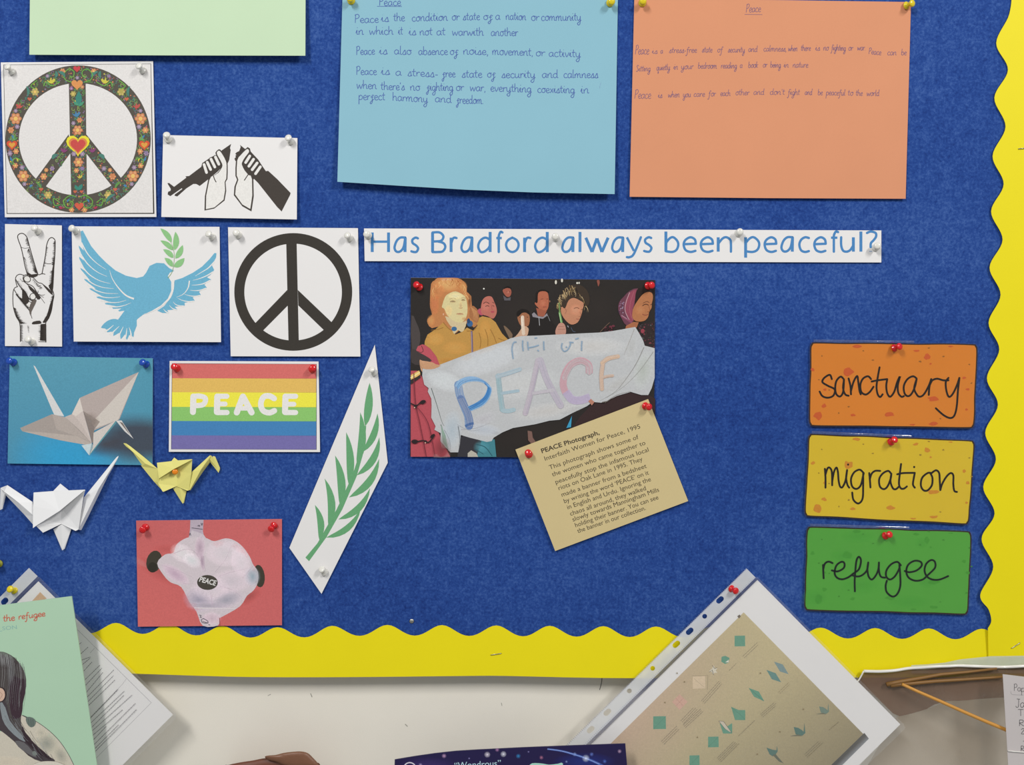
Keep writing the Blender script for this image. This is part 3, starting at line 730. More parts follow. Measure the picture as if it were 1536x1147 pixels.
# --- victory hand
F = fr(0, 335, 6.04)
vc = quadcard('picture_card', 'narrow white card with an engraved hand making a V sign', F, (45, 5), (560, 18), (562, 1115), (45, 1110), [1.5, 1.5, 1.8, 1.8])
pr = Print(vc, 'hand_drawing', F); K = '3d3733'; rnd = random.Random(5)
def hatch(A, B, n, w=4, jit=6):
    A, B = cr([tuple(map(float, t.split(','))) for t in A.split()], 4), cr([tuple(map(float, t.split(','))) for t in B.split()], 4)
    pr.hold(True)
    for k in range(n):
        t = (k + 0.5) / n; a = along(A, t); b_ = along(B, t); e_ = rnd.uniform(0.6, 1.05)
        b_ = (a[0] + (b_[0] - a[0]) * e_, a[1] + (b_[1] - a[1]) * e_ + rnd.uniform(-jit, jit) * 0.3)
        pr.stroke([a, b_], w * 1.3, K, w1=0.8, cap=False)
    pr.hold(False)
for pts, w_ in (('250,470 225,380 210,300 190,215 168,155 160,115 180,93 212,93 243,125 265,200 290,290 320,390 342,455', 8), ('380,458 395,380 413,280 422,200 442,145 470,128 497,150 500,200 496,300 487,420 480,520 473,612', 8), ('340,458 355,465 380,455 408,460', 7),
    ('478,610 488,650 478,710 465,790 440,860 415,900 416,1075', 8), ('160,572 130,588 117,640 120,750 145,840 180,910 184,1070', 7), ('155,570 140,510 150,475 180,460 215,470', 7), ('212,475 235,465 265,470 300,490 345,535 380,545 430,590 478,625', 7),
    ('212,478 210,505 235,540 290,565 320,600 350,655', 7), ('145,510 175,565 225,615 270,690 300,692 328,668', 7), ('330,660 300,610 245,550 205,520', 5), ('128,600 165,660 215,725 260,775 290,755 296,720', 7), ('290,705 240,650 190,592', 5), ('290,860 270,800 250,770', 5), ('190,215 225,225 270,218', 4), ('400,355 430,365 465,365', 5), ('255,460 290,475 325,470', 9), ('205,530 180,500', 3), ('345,640 375,680 405,722', 4), ('350,640 380,650 405,645', 4), ('360,650 395,670', 4), ('330,545 345,570 370,560', 4), ('310,590 340,630 345,610', 5)):
    pr.stroke(pts, w_, K)
for x, y, rx, ry, ro in ((246, 503, 30, 26, .5), (298, 662, 26, 28, .3), (262, 735, 24, 26, .2)):
    pr.ell(x, y, rx + 5, ry + 5, K, ro); pr.ell(x, y, rx - 2, ry - 2, Wt, ro)
pr.poly('480,380 492,380 486,520 478,612 455,600 440,560 462,540 468,450', K, sm=2)
pr.poly('486,650 478,720 464,800 440,862 418,895 385,895 425,830 450,740 470,690', K, sm=2)
pr.poly('368,912 414,908 416,1064 362,1060', K); pr.stroke('350,1070 418,1072', 5, K)
pr.poly('200,595 240,640 265,700 230,735 180,690 140,640 160,650 200,680', K, sm=2)
pr.poly('255,555 320,610 370,670 340,690 310,640 270,600', K, sm=2)
pr.poly('380,545 430,580 470,620 478,650 440,620', K, sm=2); pr.poly('285,800 320,730 330,690 290,700 262,780 280,840', '6a625c', sm=2)
pr.poly('250,440 285,462 335,455 340,475 290,492 255,470', K, sm=2)
pr.poly('135,760 160,850 200,905 180,905 148,840', K, sm=2); pr.poly('300,890 360,880 375,905 330,912 290,912', K, sm=2)
hatch('243,130 265,200', '225,150 240,215', 9); hatch('262,225 290,310 318,400 338,450', '240,250 262,330 290,410 300,440', 26, 6)
hatch('215,300 235,390 250,460', '235,320 255,400 268,455', 14); hatch('496,160 496,300 488,380', '478,170 470,300 462,370', 24, 6); hatch('425,210 412,290 398,390', '438,215 425,295 412,395', 14)
hatch('486,420 478,520 472,600', '452,430 440,520 440,580', 16, 6); hatch('484,650 465,790 430,870', '455,660 430,790 395,870', 22, 6); hatch('122,760 150,850 185,905', '150,770 190,850 240,905', 18, 6)
hatch('186,915 186,1065', '210,918 212,1068', 20); hatch('416,915 416,1060', '345,920 345,1060', 26, 6); hatch('248,925 258,990', '268,925 262,990', 8); hatch('145,520 190,590 240,650', '175,520 215,580 255,630', 14); hatch('300,500 345,550 380,580', '290,520 330,570 360,600', 12)
hatch('145,640 200,720 250,770', '165,630 215,700 262,745', 16, 6)
pr.build('black engraved drawing')

# --- dove
F = fr(0, 320, 4.389)
dc = quadcard('picture_card', 'white card with a light blue dove carrying a green olive sprig', F, (472, 85), (1445, 88), (1455, 847), (485, 843), [1.6, 1.6, 4.5, 5.5])
pr = Print(dc, 'dove', F); D = '6fb2cf'
pr.poly('530,118 545,112 565,150 600,215 650,275 700,325 760,375 830,410 900,425 942,415 962,390 985,345 1030,325 1080,328 1112,358 1147,378 1118,390 1105,412 1127,450 1127,510 1105,560 1060,605 1000,640 940,668 905,695 885,725 875,760 860,770 790,760 750,735 820,640 785,645 778,638 800,625 745,628 738,620 770,612 695,598 690,590 730,585 640,556 634,548 672,545 595,502 588,492 630,495 560,442 553,430 592,440 533,370 528,357 566,382 522,298 522,285 552,310 520,225 518,210 552,245 536,185', D)
for a, b_, w_ in (((750, 730), (664, 752), 40), ((790, 735), (703, 782), 36), ((815, 735), (745, 806), 36), ((835, 735), (795, 828), 34), ((850, 730), (835, 833), 34), ((862, 725), (878, 815), 32), ((780, 700), (668, 745), 34)): pr.leaf(a, b_, w_, D, 0.04)
pr.poly('770,700 900,690 880,790 840,800 800,790 740,780 690,755', D, sm=2)
for pts in ('748,735 712,765 690,775', '785,742 745,780 725,800', '812,745 790,790 775,820', '835,755 830,800 818,830', '850,750 862,790 860,828'): pr.stroke(pts, 2, Wt, w1=14, cap=False)
pr.poly('1150,440 1200,425 1270,390 1330,350 1380,300 1412,260 1425,262 1422,290 1395,342 1410,372 1385,405 1362,420 1390,435 1345,468 1362,488 1310,515 1322,536 1268,552 1282,574 1215,588 1217,606 1150,614 1168,632 1100,636 1113,655 1070,655 1035,640 1080,610 1120,560 1142,500', D)
for pts in ('536,192 580,270 640,330 700,370', '522,252 575,330 640,385 705,415', '525,325 580,395 650,440 727,462', '545,400 600,455 670,485 748,495', '575,465 630,505 700,525 778,527', '615,522 670,548 730,555 792,548', '665,572 720,585 780,585 832,570', '720,612 770,615 820,605 862,588',
            '1412,318 1370,360 1325,388 1285,412', '1402,385 1360,410 1310,430 1270,440', '1385,440 1340,462 1300,470 1262,472', '1358,492 1320,505 1285,508 1250,505', '1318,540 1285,545 1250,542 1215,532', '1278,578 1240,580 1200,572 1170,558', '1212,610 1180,608 1155,598 1140,582', '1165,636 1135,625 1115,605', '1110,655 1090,645 1075,628'): pr.stroke(pts, 9, Wt, w1=1.5, cap=False)
pr.stroke('722,375 740,430 780,490 830,540 882,562', 2, Wt, w1=12, cap=False); pr.stroke('1247,443 1238,490 1208,530 1162,552', 9, Wt, w1=1.5, cap=False)
pr.stroke('1140,440 1138,500 1115,560 1060,612 1000,645 945,664', 14, Wt, w1=1.5, cap=False)
pr.stroke('1105,425 1135,380 1147,300 1142,235 1120,180', 3.5, '7aa05c', w1=2)
for a, b_, w_ in (((1130, 190), (1056, 98), 36), ((1150, 242), (1155, 120), 40), ((1140, 242), (1056, 178), 34), ((1155, 297), (1203, 208), 38), ((1142, 292), (1074, 236), 34), ((1145, 352), (1214, 294), 42), ((1138, 350), (1084, 292), 34)): pr.leaf(a, b_, w_, '8fc487', 0.06)
pr.build('blue and green printed dove')

# --- black peace sign
F = fr(330, 320, 4.987)
pc = quadcard('picture_card', 'white square card with a plain black peace sign', F, (60, 103), (1032, 110), (1050, 1070), (80, 1068), [1.5, 1.5, 2.6, 2.6])
pr = Print(pc, 'peace_sign', F); K = '3c3833'
pr.ring(ringpts(548, 587, 441, 440, 96), ringpts(547, 588, 365, 362, 96), K)
pr.poly('495,200 573,200 590,980 513,980', K); pr.poly('503,572 508,688 318,880 262,822', K); pr.poly('582,572 586,688 785,880 842,820', K)
pr.build('black printed peace sign')

# --- rainbow PEACE
F = fr(240, 520, 5.908)
rc = quadcard('picture_card', 'rainbow striped card with white lettering PEACE', F, (85, 125), (1405, 130), (1418, 932), (78, 930), [1.5, 1.5, 2.6, 2.6])
pr = Print(rc, 'rainbow_stripes', F)
pr.poly('106,146 1388,152 1388,912 98,908', '3f3540')
ys = [150, 278, 402, 532, 657, 784, 906]; cs = ['d8706c', 'e6bd63', 'f2ea4c', '8fc870', '4685bd', '7871ad']
def lx(y): return 110 - (y - 150) * 0.011
for k in range(6): pr.poly([(lx(ys[k]), ys[k]), (1385, ys[k] + 4), (1384, ys[k + 1] + 3), (lx(ys[k + 1]), ys[k + 1])], cs[k])
Lw = 'ebe9e6'
pr.hold(True)
for st, w_ in (('296,440 292,578', 54), ('296,440 345,436 396,450 402,482 380,512 335,520 296,520', 46), ('508,440 504,578', 54), ('508,438 592,438', 46), ('506,506 578,506', 42), ('504,582 594,582', 46),
               ('735,440 680,582', 54), ('735,440 812,582', 54), ('700,545 790,545', 40), ('1012,458 972,436 925,440 898,480 896,530 920,570 970,584 1014,566', 50), ('1112,440 1108,578', 54), ('1112,438 1202,438', 46), ('1110,508 1188,508', 42), ('1108,582 1202,582', 46)):
    pr.stroke(st, w_, Lw, sm=5)
pr.hold(False)
pr.build('rainbow print with white lettering')

# --- olive branch
F = fr(420, 510, 2.939)
WT2 = WHITEP
ol = PolySheet('picture_card', 'tall slanting white cut-out with a green olive branch', 'card', F('418,20 475,540 183,1118 41,915'), [1.5, 2, 2, 2], WT2, group=CARDG)
pr = Print(ol, 'olive_branch', F); G = '6aa877'
pr.poly('128,974 112,958 165,895 250,745 318,600 350,500 366,420 374,378 380,378 376,430 364,510 338,600 275,745 205,868', G)
for a, b_, w_, bd in (((174, 882), (154, 726), 30, .10), ((214, 826), (197, 610), 34, .10), ((266, 734), (243, 508), 36, .07), ((304, 642), (292, 406), 34, .05), ((338, 552), (354, 318), 34, .07), ((376, 380), (395, 188), 36, 0.03),
                      ((203, 870), (356, 744), 28, .14), ((257, 790), (397, 652), 30, .14), ((304, 693), (437, 523), 34, .13), ((338, 596), (438, 428), 32, .13), ((364, 493), (430, 323), 30, .10)): pr.leaf(a, b_, w_, G, bd if b_[0] > a[0] + 60 else -bd * -1)
pr.build('green printed branch')

# ================================================================ PHOTO CARDS
F = fr(0, 520, 6.144)
ccard = quadcard('picture_card', 'teal photo card of a white origami crane held by two blue pins', F, (90, 85), (1408, 105), (1405, 1090), (70, 1075), [1.5, 1.5, 4.0, 2.8], mat=PHOTOP)
pr = Print(ccard, 'crane_photo', F)
def bgc(u, v):
    c = mixc('5c9db4', '4f93b2', v); c = mixc(c, '38a0d0', max(0, 1 - ((u - 0.42) / 0.42) ** 2 - ((v - 0.95) / 0.42) ** 2)); c = mixc(c, '4b95ad', max(0, u - 0.75) * 1.5)
    s = max(0, 1 - ((u - 0.90) / 0.36) ** 2 - ((v - 0.76) / 0.24) ** 2); return mixc(c, '464f5c', min(1, s * 1.3))
pr.grad([(90, 85), (1408, 105), (1405, 1090), (70, 1075)], bgc, 26, 20)
pr.soft(960, 900, 230, 120, '4a4a52', 0.95, -0.2)
pr.poly('308,170 325,182 592,640 500,628 470,560', 'd9d9d8'); pr.poly('308,170 470,560 500,628 488,600', 'b8bcc0')
pr.poly('735,470 1278,232 1100,670 870,770 830,700 765,590', 'b3a7a3'); pr.poly('735,470 1278,232 1180,340 900,640 860,650 765,590', 'b8aba6')
pr.poly('1278,232 1090,672 870,755 850,680 900,640', 'd2cac2'); pr.poly('765,590 850,640 920,690 870,760 840,740', '9b8f88'); pr.soft(840, 680, 80, 90, '857a74', 0.7)
pr.poly('660,622 735,470 765,590 845,880 830,900 750,780 600,645', 'cfc3bd'); pr.poly('735,470 765,590 700,640 665,620', 'dcd3cb')
pr.poly('765,590 870,740 862,880 848,885', '8a7f7a')
pr.poly('185,748 480,620 600,648 720,750 848,890 800,905 560,862 205,778', 'a99f99'); pr.poly('480,620 600,648 848,890 780,850 520,760', 'b5aaa3'); pr.poly('205,778 560,862 800,905 848,888 700,820 420,790', 'bbb0a8')
pr.poly('600,648 665,620 745,700 848,885 720,752', 'c6bab4')
pr.poly('1068,680 862,792 858,900 825,1000', 'd5cfc8'); pr.poly('1068,680 1072,700 825,1003 860,905', '5f97a2'); pr.poly('1066,682 870,790 856,930 830,985', 'd4ccc6')
pr.poly('750,908 845,890 822,1000', 'c8d8dc'); pr.poly('845,890 858,905 822,1000', '8fa8b0')
pr.poly('1068,680 1120,678 1230,848 1150,780', 'd8d6d4'); pr.poly('1100,690 1130,700 1200,810 1180,790', '7e7470')
pr.build('printed photo of a paper crane')

# --- poppy
F = fr(190, 760, 5.736)
pq = quadcard('picture_card', 'coral red photo card of a white peace poppy', F, (82, 118), (1336, 104), (1336, 1018), (97, 1030), [1.5, 1.5, 3.0, 3.4], mat=PHOTOP)
pr = Print(pq, 'poppy_photo', F)
pr.grad([(82, 118), (1336, 104), (1336, 1018), (97, 1030)], lambda u, v: mixc(mixc('c96868', 'd8706c', v), 'cf6a6a', u), 8, 6)
pr.soft(300, 560, 260, 90, '8a4a48', 0.5, 0.5); pr.soft(1060, 770, 130, 60, '8a4a48', 0.6, -0.6); pr.soft(330, 360, 120, 40, '9a5450', 0.4)
pr.ell(236, 470, 66, 96, '433f35', 0.25); pr.ell(1140, 595, 48, 98, '433f35', -0.12); pr.ell(222, 520, 40, 45, '35322a', 0)
pr.poly('548,112 662,110 656,210 662,235 620,240 535,258 545,190', 'bcaebb'); pr.poly('560,200 660,235 690,280 535,262', 'cfc4cc')
PW = 'd6cad0'
pr.poly('262,485 330,410 400,395 425,330 470,290 540,260 640,262 690,270 755,295 850,270 930,290 1000,345 1060,430 1085,490 1130,560 1128,650 1090,720 1035,765 975,855 840,935 800,960 785,1020 655,1022 600,900 540,820 470,690 380,650 320,590', PW, sm=3)
for x, y, rx, ry, c, a, ro in ((480, 400, 120, 80, 'e6e2e4', .9, .5), (630, 350, 50, 110, 'b89eb0', .9, .05), (650, 470, 22, 90, 'a990a4', .9, -.1), (850, 400, 190, 120, 'ddd4da', .9, .1), (1080, 600, 75, 90, '98acb8', .95, 0), (420, 580, 150, 60, 'c6a9be', .9, .6), (900, 640, 190, 110, 'd2c8d0', .8, -.1),
    (620, 800, 150, 110, 'a59fb2', .9, .3), (860, 800, 170, 80, 'a3a2b0', .9, -.3), (700, 850, 200, 40, 'a8a2b0', .8, 0), (720, 700, 170, 110, 'd6cdd4', .7, 0), (560, 460, 90, 60, 'dde0e2', .9, .6), (980, 470, 90, 140, 'e0d8de', .7, -.2), (730, 960, 90, 60, 'd4bcc8', .9, 0)): pr.soft(x, y, rx, ry, c, a, ro)
for pts, w_ in (('405,400 520,362 600,400 650,500 672,560', 5), ('660,420 668,500 680,560', 12), ('1000,605 1060,540 1095,500', 4), ('735,850 730,780 715,720', 5), ('480,660 600,660', 4), ('300,500 420,540 560,600', 3), ('790,600 900,560 1040,530', 3), ('800,680 920,720 1000,790', 3), ('760,560 850,450 900,330', 3)): pr.stroke(pts, w_, 'a794a4', w1=2, alpha=0.5)
pr.stroke('585,868 700,872 935,876', 9, 'e2d8dc'); pr.stroke('798,955 803,1018', 4, '6a3a38')
pr.ell(695, 650, 89, 64, '4b473f', 0.02, 28)
pr.text('PEACE', (622, 640), (765, 678), 62, 'dfddda', bold=0.03, shear=0.1)
for pts in ('560,180 600,186 652,192', '612,165 618,158 624,168 630,158', '640,140 648,160 652,140', '540,245 545,225 552,245', '625,930 640,935 632,950 645,952', '640,975 660,960 700,985 690,1000 650,995 645,978', '655,985 700,1000', '705,1012 716,1015'): pr.stroke(pts, 5, '5a5560', sm=2)
pr.build('printed photo of a white poppy')

# --- the protest photograph
F = fr(600, 410, 3.84)
q = F([(62, 24), (1470, 38), (1462, 1062), (58, 1055)])
pp = Sheet('photograph', 'colour photograph of women walking at night behind a painted peace banner', 'photograph', [q[0], q[1]], [q[3], q[2]], [1.5, 1.5, 2.6, 3.2], PHOTOP)
pr = Print(pp, 'photo_print', F, lift=0.03, step=0.003); pr.clip = (615.1, 982.8, 416.35, 686.5)
pr.poly([(62, 24), (1470, 38), (1462, 1062), (58, 1055)], '2d2927')
Q1 = fr(610, 410, 7.645); Q2 = fr(790, 410, 7.645); Q3 = fr(610, 550, 7.645)
for x, y, rx, ry in ((700, 250, 200, 200), (1150, 200, 130, 150), (850, 950, 300, 120), (1300, 750, 180, 60)): pr.soft(x, y, rx, ry, '38322f', .6)
pr.poly('1180,690 1340,680 1470,720 1470,860 1100,900 1000,880 1100,760', '3a2a2a', sm=2)
pr.poly('62,560 62,1055 290,1055 240,960 195,850 180,700 130,600 100,560', 'b8525c')
pr.f = Q1
pr.poly('55,480 110,560 155,690 140,840 58,880', '4c4544', sm=2)
pr.poly('108,880 180,812 290,860 350,950 388,1060 340,1060 260,1000', 'bd5661', sm=2); pr.stroke('110,890 165,905 190,885 170,830', 6, '33282a')
pr.poly('55,860 130,900 210,940 290,1000 200,1020 150,1050 55,1020', '443d3c', sm=2)
pr.poly('280,120 320,80 360,50 480,45 585,52 660,95 690,150 690,210 740,260 748,370 800,400 832,460 820,560 770,620 700,560 560,690 420,600 290,628 240,570 240,520 290,470 270,390 268,290', 'bf8050', sm=2)
for x, y, rx, ry, c, a in ((470, 130, 180, 90, 'deb072', .9), (320, 350, 60, 140, 'c87a52', .9), (280, 540, 50, 70, 'cf9a60', .9), (640, 150, 60, 70, 'cf9a5e', .9), (360, 200, 80, 100, 'cc8a58', .8), (790, 480, 40, 70, 'b0704c', .8), (720, 320, 25, 90, '5a3a2c', .8)): pr.soft(x, y, rx, ry, c, a)
rnd = random.Random(9)
pr.hold(True)
for k in range(46):
    t = rnd.uniform(3.0, 6.6); x, y = 490 + 190 * math.cos(t), 230 + 170 * math.sin(t)
    pr.stroke([(x, y), (x + rnd.uniform(-30, 30), y + 35), (x + rnd.uniform(-50, 50), y + 85)], 9, rnd.choice(('e6bd80', 'a8683c', 'd6a468', 'c07c4c')), w1=1, alpha=0.75)
pr.hold(False)
pr.poly('440,490 520,520 640,560 690,540 650,668 590,650 500,600', 'd2bf98', sm=2)
pr.poly('480,232 560,205 640,240 672,270 692,330 698,430 682,505 640,558 590,560 540,545 470,485 430,405 405,390 412,350 440,270', 'd9cb98', sm=3)
for x, y, rx, ry, c, a in ((530, 320, 42, 22, 'a08464', .9), (648, 305, 30, 18, 'a08464', .9), (620, 370, 22, 55, 'c4a880', .9), (610, 465, 50, 16, 'b48468', .9), (480, 430, 50, 70, 'd8b888', .6), (560, 260, 90, 40, 'e2dcb4', .8), (660, 520, 40, 30, 'b89068', .8)): pr.soft(x, y, rx, ry, c, a)
pr.stroke('500,325 528,318 556,326', 6, '7c6248'); pr.stroke('630,306 650,302 668,308', 6, '7c6248'); pr.stroke('575,465 610,458 648,468', 6, 'a8705c'); pr.stroke('600,395 625,400 640,392', 5, 'b48c68'); pr.ell(422, 468, 9, 12, 'd8a888')
pr.stroke('495,295 530,282 565,292', 4, 'b09468'); pr.stroke('625,285 650,275 675,288', 4, 'b09468')
pr.poly('208,775 240,700 330,640 420,560 500,640 560,700 640,668 690,620 760,655 810,600 800,520 870,490 960,510 1020,560 1095,690 1175,770 1010,835 700,935 385,1062 340,950 270,860 205,815', 'c0924c', sm=1)
for x, y, rx, ry, c, a in ((330, 750, 110, 80, 'cfa25a', .8), (560, 850, 160, 80, 'cc9f58', .7), (900, 640, 70, 120, 'cc9c54', .8), (470, 1000, 130, 40, 'b08040', .6), (760, 560, 60, 60, 'b88a50', .7)): pr.soft(x, y, rx, ry, c, a)
for pts in ('830,680 850,770 840,860', '900,640 930,740 930,830', '960,640 1000,720 1030,800', '1050,740 1090,760 1140,770', '280,650 360,640 420,620', '690,660 760,655 800,620', '420,560 470,620 520,660'): pr.stroke(pts, 9, '8a6230', alpha=0.7)
pr.poly('505,625 545,605 600,640 545,695', 'd4c49c'); pr.ell(545, 635, 32, 26, '3f6c98'); pr.ell(725, 575, 34, 36, '3b6494'); pr.ell(710, 545, 18, 30, '2e4a70')
pr.stroke('745,668 750,790 752,918', 20, '6a5a78'); pr.stroke('742,668 746,790 748,918', 6, 'a898a8')
pr.poly('740,370 800,400 832,470 815,560 770,545 720,490', 'a87048', sm=2); pr.hold(True)
for k in range(10): pr.stroke([(735 + k * 8, 380 + k * 6), (760 + k * 6, 450 + k * 8), (765 + k * 4, 530 + k * 3)], 5, 'd09a68', w1=1, alpha=.7)
pr.hold(False)
pr.poly('815,420 850,400 880,470 850,480 820,450', 'b85868', sm=2)
pr.poly('858,345 880,290 925,262 975,268 1002,320 1030,395 1030,460 992,518 930,490 870,470 850,420', 'bb7062', sm=3)
pr.soft(905, 380, 50, 60, 'c88272', .8); pr.stroke('880,345 910,328 945,345', 7, '3f2a26'); pr.stroke('985,330 1003,340', 6, '3f2a26'); pr.stroke('905,378 925,368 945,378', 7, '4a2c28'); pr.stroke('985,368 1002,376', 6, '4a2c28'); pr.ell(985, 440, 22, 12, 'b04e58'); pr.stroke('972,360 975,400 985,412', 4, '96524a')
pr.poly('1100,195 1130,170 1185,172 1202,215 1185,262 1150,268 1118,235', 'a35d4c', sm=2); pr.stroke('1120,170 1160,152 1195,170', 14, '1c1817'); pr.ell(1160, 215, 18, 12, 'b87260'); pr.poly('1105,250 1150,285 1195,270 1190,310 1120,310', '5c5a60', sm=1)
pr.ell(1150, 212, 5, 4, '3a2420'); pr.ell(1182, 210, 5, 4, '3a2420')
pr.ell(885, 175, 9, 9, 'e8e8e0'); pr.ell(425, 15, 1, 1, '2d2927')
pr.poly('1270,490 1320,450 1390,445 1412,520 1395,600 1330,610 1290,570', 'a06a4c', sm=3); pr.poly('1265,440 1330,405 1400,430 1415,480 1370,450 1320,455 1275,500', '1f1a18', sm=2)
pr.ell(1385, 500, 7, 4, '33201a'); pr.ell(1300, 505, 7, 4, '33201a'); pr.poly('1110,600 1150,620 1215,700 1190,760 1150,690', '7a6450', sm=2)
pr.poly('1170,768 1250,720 1300,655 1340,600 1395,625 1395,670 1375,720 1290,740', 'cba58a', sm=2); pr.stroke('1328,500 1332,600 1340,690', 38, 'dcc8b4'); pr.stroke('1320,505 1325,600', 10, 'f0e4d4')
pr.poly('150,990 180,1000 300,1020 340,1060 300,1110 190,1150 150,1050', 'cf9f7c', sm=2)
pr.f = Q2
pr.poly('60,455 100,420 225,440 300,560 400,700 20,710 40,560', '262221', sm=1)
pr.poly('130,235 165,205 235,215 254,290 250,380 222,432 180,435 125,385 95,350 100,330 125,330', 'b2684e', sm=3)
pr.poly('108,395 230,430 200,495 130,490', 'a05c46', sm=1); pr.poly('60,465 85,445 130,490 190,498 232,455 242,480 185,520 70,498', '8f8a90', sm=1)
pr.stroke('140,500 148,595', 6, 'b8b8bc'); pr.stroke('240,480 268,545', 4, '9a9a9e'); pr.stroke('140,200 190,190 250,210', 14, '1e1a18'); pr.stroke('118,220 112,330', 20, '221c1a')
pr.stroke('165,295 190,290', 5, '5c3228'); pr.stroke('228,292 246,292', 5, '5c3228'); pr.stroke('190,385 225,383', 6, '8a4238'); pr.soft(185, 340, 40, 45, 'c47c60', .8); pr.ell(265, 320, 6, 12, '9a6a58')
pr.poly('372,310 400,230 440,170 520,130 610,130 690,190 722,280 715,350 680,380 640,340 600,330 560,270 500,330 450,400 390,370', '3e332a', sm=2)
pr.poly('400,380 440,400 480,310 540,280 610,310 655,345 640,420 625,480 585,560 510,585 440,530 395,450', 'c08668', sm=3)
pr.hold(True)
for k in range(70):
    t = rnd.uniform(-0.1, 1.0); x, y = 380 + 300 * t, 330 - 190 * math.sin(math.pi * min(1, t * 0.9 + .12)) + rnd.uniform(-10, 60)
    pr.stroke([(x, y), (x + rnd.uniform(-10, 30), y + 30), (x + rnd.uniform(-10, 40), y + rnd.uniform(40, 75))], 9, rnd.choice(('a89068', '8a7048', 'c8b088', '3a2c22', '2a221c') if t > .45 else ('b89c70', 'c8b088', '8a7048')), w1=1, alpha=0.85)
pr.hold(False)
pr.soft(560, 420, 70, 70, 'd09a7c', .8); pr.stroke('545,400 575,392 600,402', 7, '6a4434'); pr.stroke('625,415 640,410', 5, '6a4434'); pr.stroke('570,520 600,525', 6, '9a5444'); pr.stroke('610,440 625,480 600,495', 5, 'a06a54'); pr.stroke('440,400 455,430 440,460', 6, 'a4705a')
pr.stroke('372,340 378,440', 16, '6f8a52'); pr.stroke('378,450 400,560', 24, '74a060'); pr.stroke('374,455 394,560', 7, 'b4d8a0')
pr.poly('330,655 365,580 410,565 442,600 452,670 430,705 345,712', 'be8d7c', sm=3); pr.stroke('365,610 430,605', 4, '8a5c50'); pr.stroke('360,640 440,640', 4, '8a5c50')
pr.stroke('470,600 478,615', 8, 'a8a8b0'); pr.stroke('510,620 530,660 560,670', 6, '5a6a80', alpha=.7)
for x, y, rx, ry in ((335, 100, 12, 24), (405, 80, 12, 22), (580, 110, 12, 12), (602, 108, 8, 12)): pr.ell(x, y, rx, ry, 'd8d4c8')
pr.poly('805,80 830,75 838,110 822,150 812,120', '8a5044', sm=2)
pr.poly('1050,420 1060,330 1110,270 1180,200 1275,170 1265,270 1225,400 1230,540 1150,600 1090,520', '6c4050', sm=2)
pr.poly('1130,330 1180,220 1265,185 1250,290 1215,400 1222,540 1180,540 1140,470 1122,400', '93485a', sm=2); pr.stroke('1180,220 1140,330 1130,430 1180,540', 8, 'b8949c'); pr.stroke('1230,210 1190,330 1185,440 1215,530', 6, 'a8606c')
pr.hold(True)
for k in range(24): pr.ell(rnd.uniform(1058, 1118), rnd.uniform(320, 470), rnd.uniform(4, 9), rnd.uniform(4, 9), rnd.choice(('8a6a88', 'a898b0', '4a3448')))
pr.hold(False)
pr.stroke('1090,490 1140,520 1200,560', 22, '8a4c64'); pr.stroke('1090,480 1150,520', 5, 'b89ca8')
pr.poly('1262,190 1330,165 1440,190 1440,230 1340,220 1290,280 1240,345 1245,280', '2b211f', sm=2)
pr.poly('1225,395 1260,330 1330,240 1395,212 1440,230 1448,285 1435,345 1432,395 1405,440 1392,500 1345,545 1260,550 1215,510 1212,450', 'b3764f', sm=3)
pr.poly('1140,600 1225,555 1285,560 1262,620 1130,640', 'a86a4a', sm=1)
pr.stroke('1330,368 1365,352 1395,362', 9, '4a2c22'); pr.stroke('1335,340 1380,322 1405,335', 6, '5a3626'); pr.stroke('1420,360 1435,352', 7, '4a2c22'); pr.stroke('1400,370 1412,430 1385,440', 6, '8a5438'); pr.stroke('1330,470 1365,478 1390,470', 8, '8c4a3c'); pr.soft(1300, 420, 60, 60, 'c08a60', .7)
pr.poly('1270,600 1470,540 1470,860 1360,830 1300,700', '33292a', sm=1); pr.hold(True)
for k in range(60): pr.ell(rnd.uniform(1285, 1465), rnd.uniform(560, 840), rnd.uniform(3, 10), rnd.uniform(3, 10), rnd.choice(('6a3440', '5a5a60', '84404c', '3f4438', '22201e')))
for k in range(14): pr.ell(rnd.uniform(890, 1000), rnd.uniform(600, 665), rnd.uniform(6, 20), rnd.uniform(6, 14), rnd.choice(('6a3440', '84404c', '3a2428')))
pr.hold(False); pr.stroke('840,675 900,610 950,565', 8, '6a5448'); pr.ell(1330, 660, 22, 26, '94404c')
# banner
pr.f = F
pr.poly('405,960 545,955 555,1056 440,1056', '45838f'); pr.poly('375,930 470,965 440,1056 330,1056 340,950', '37363c', sm=1)
pr.soft(470, 1000, 50, 40, '5c9eac', .8); pr.stroke('440,985 490,1000 530,1050', 5, '2c5c68'); pr.stroke('430,1010 480,1040', 4, '2c5c68'); pr.poly('390,1035 410,1018 440,1035 450,1056 390,1056', 'b8b4a8', sm=1)
pr.poly('735,905 760,910 765,945 785,975 760,985 738,960', '7c5f56', sm=1); pr.poly('958,890 990,820 985,885', '3f9ac0')
pr.poly('62,585 110,558 118,580 75,612 62,612', 'e4bd6e'); pr.stroke('64,600 112,570', 8, 'f4e0a0'); pr.poly('62,612 118,585 118,600 62,640', '3a3232')
BN = 'bfc1c3'
pr.poly('130,548 155,548 230,525 330,487 400,460 500,425 600,390 640,372 700,360 800,357 1000,347 1150,340 1220,332 1290,320 1310,316 1355,308 1375,340 1400,385 1410,416 1467,430 1467,600 1450,660 1430,700 1390,700 1330,682 1250,705 1170,745 1110,740 1075,765 1000,800 920,842 860,848 780,868 650,890 590,915 540,945 528,965 500,970 440,955 400,945 350,930 345,980 335,1030 290,1030 262,1000 232,965 235,920 198,900 205,880 180,830 182,760 180,720 160,680 165,660 140,640 128,590', BN)
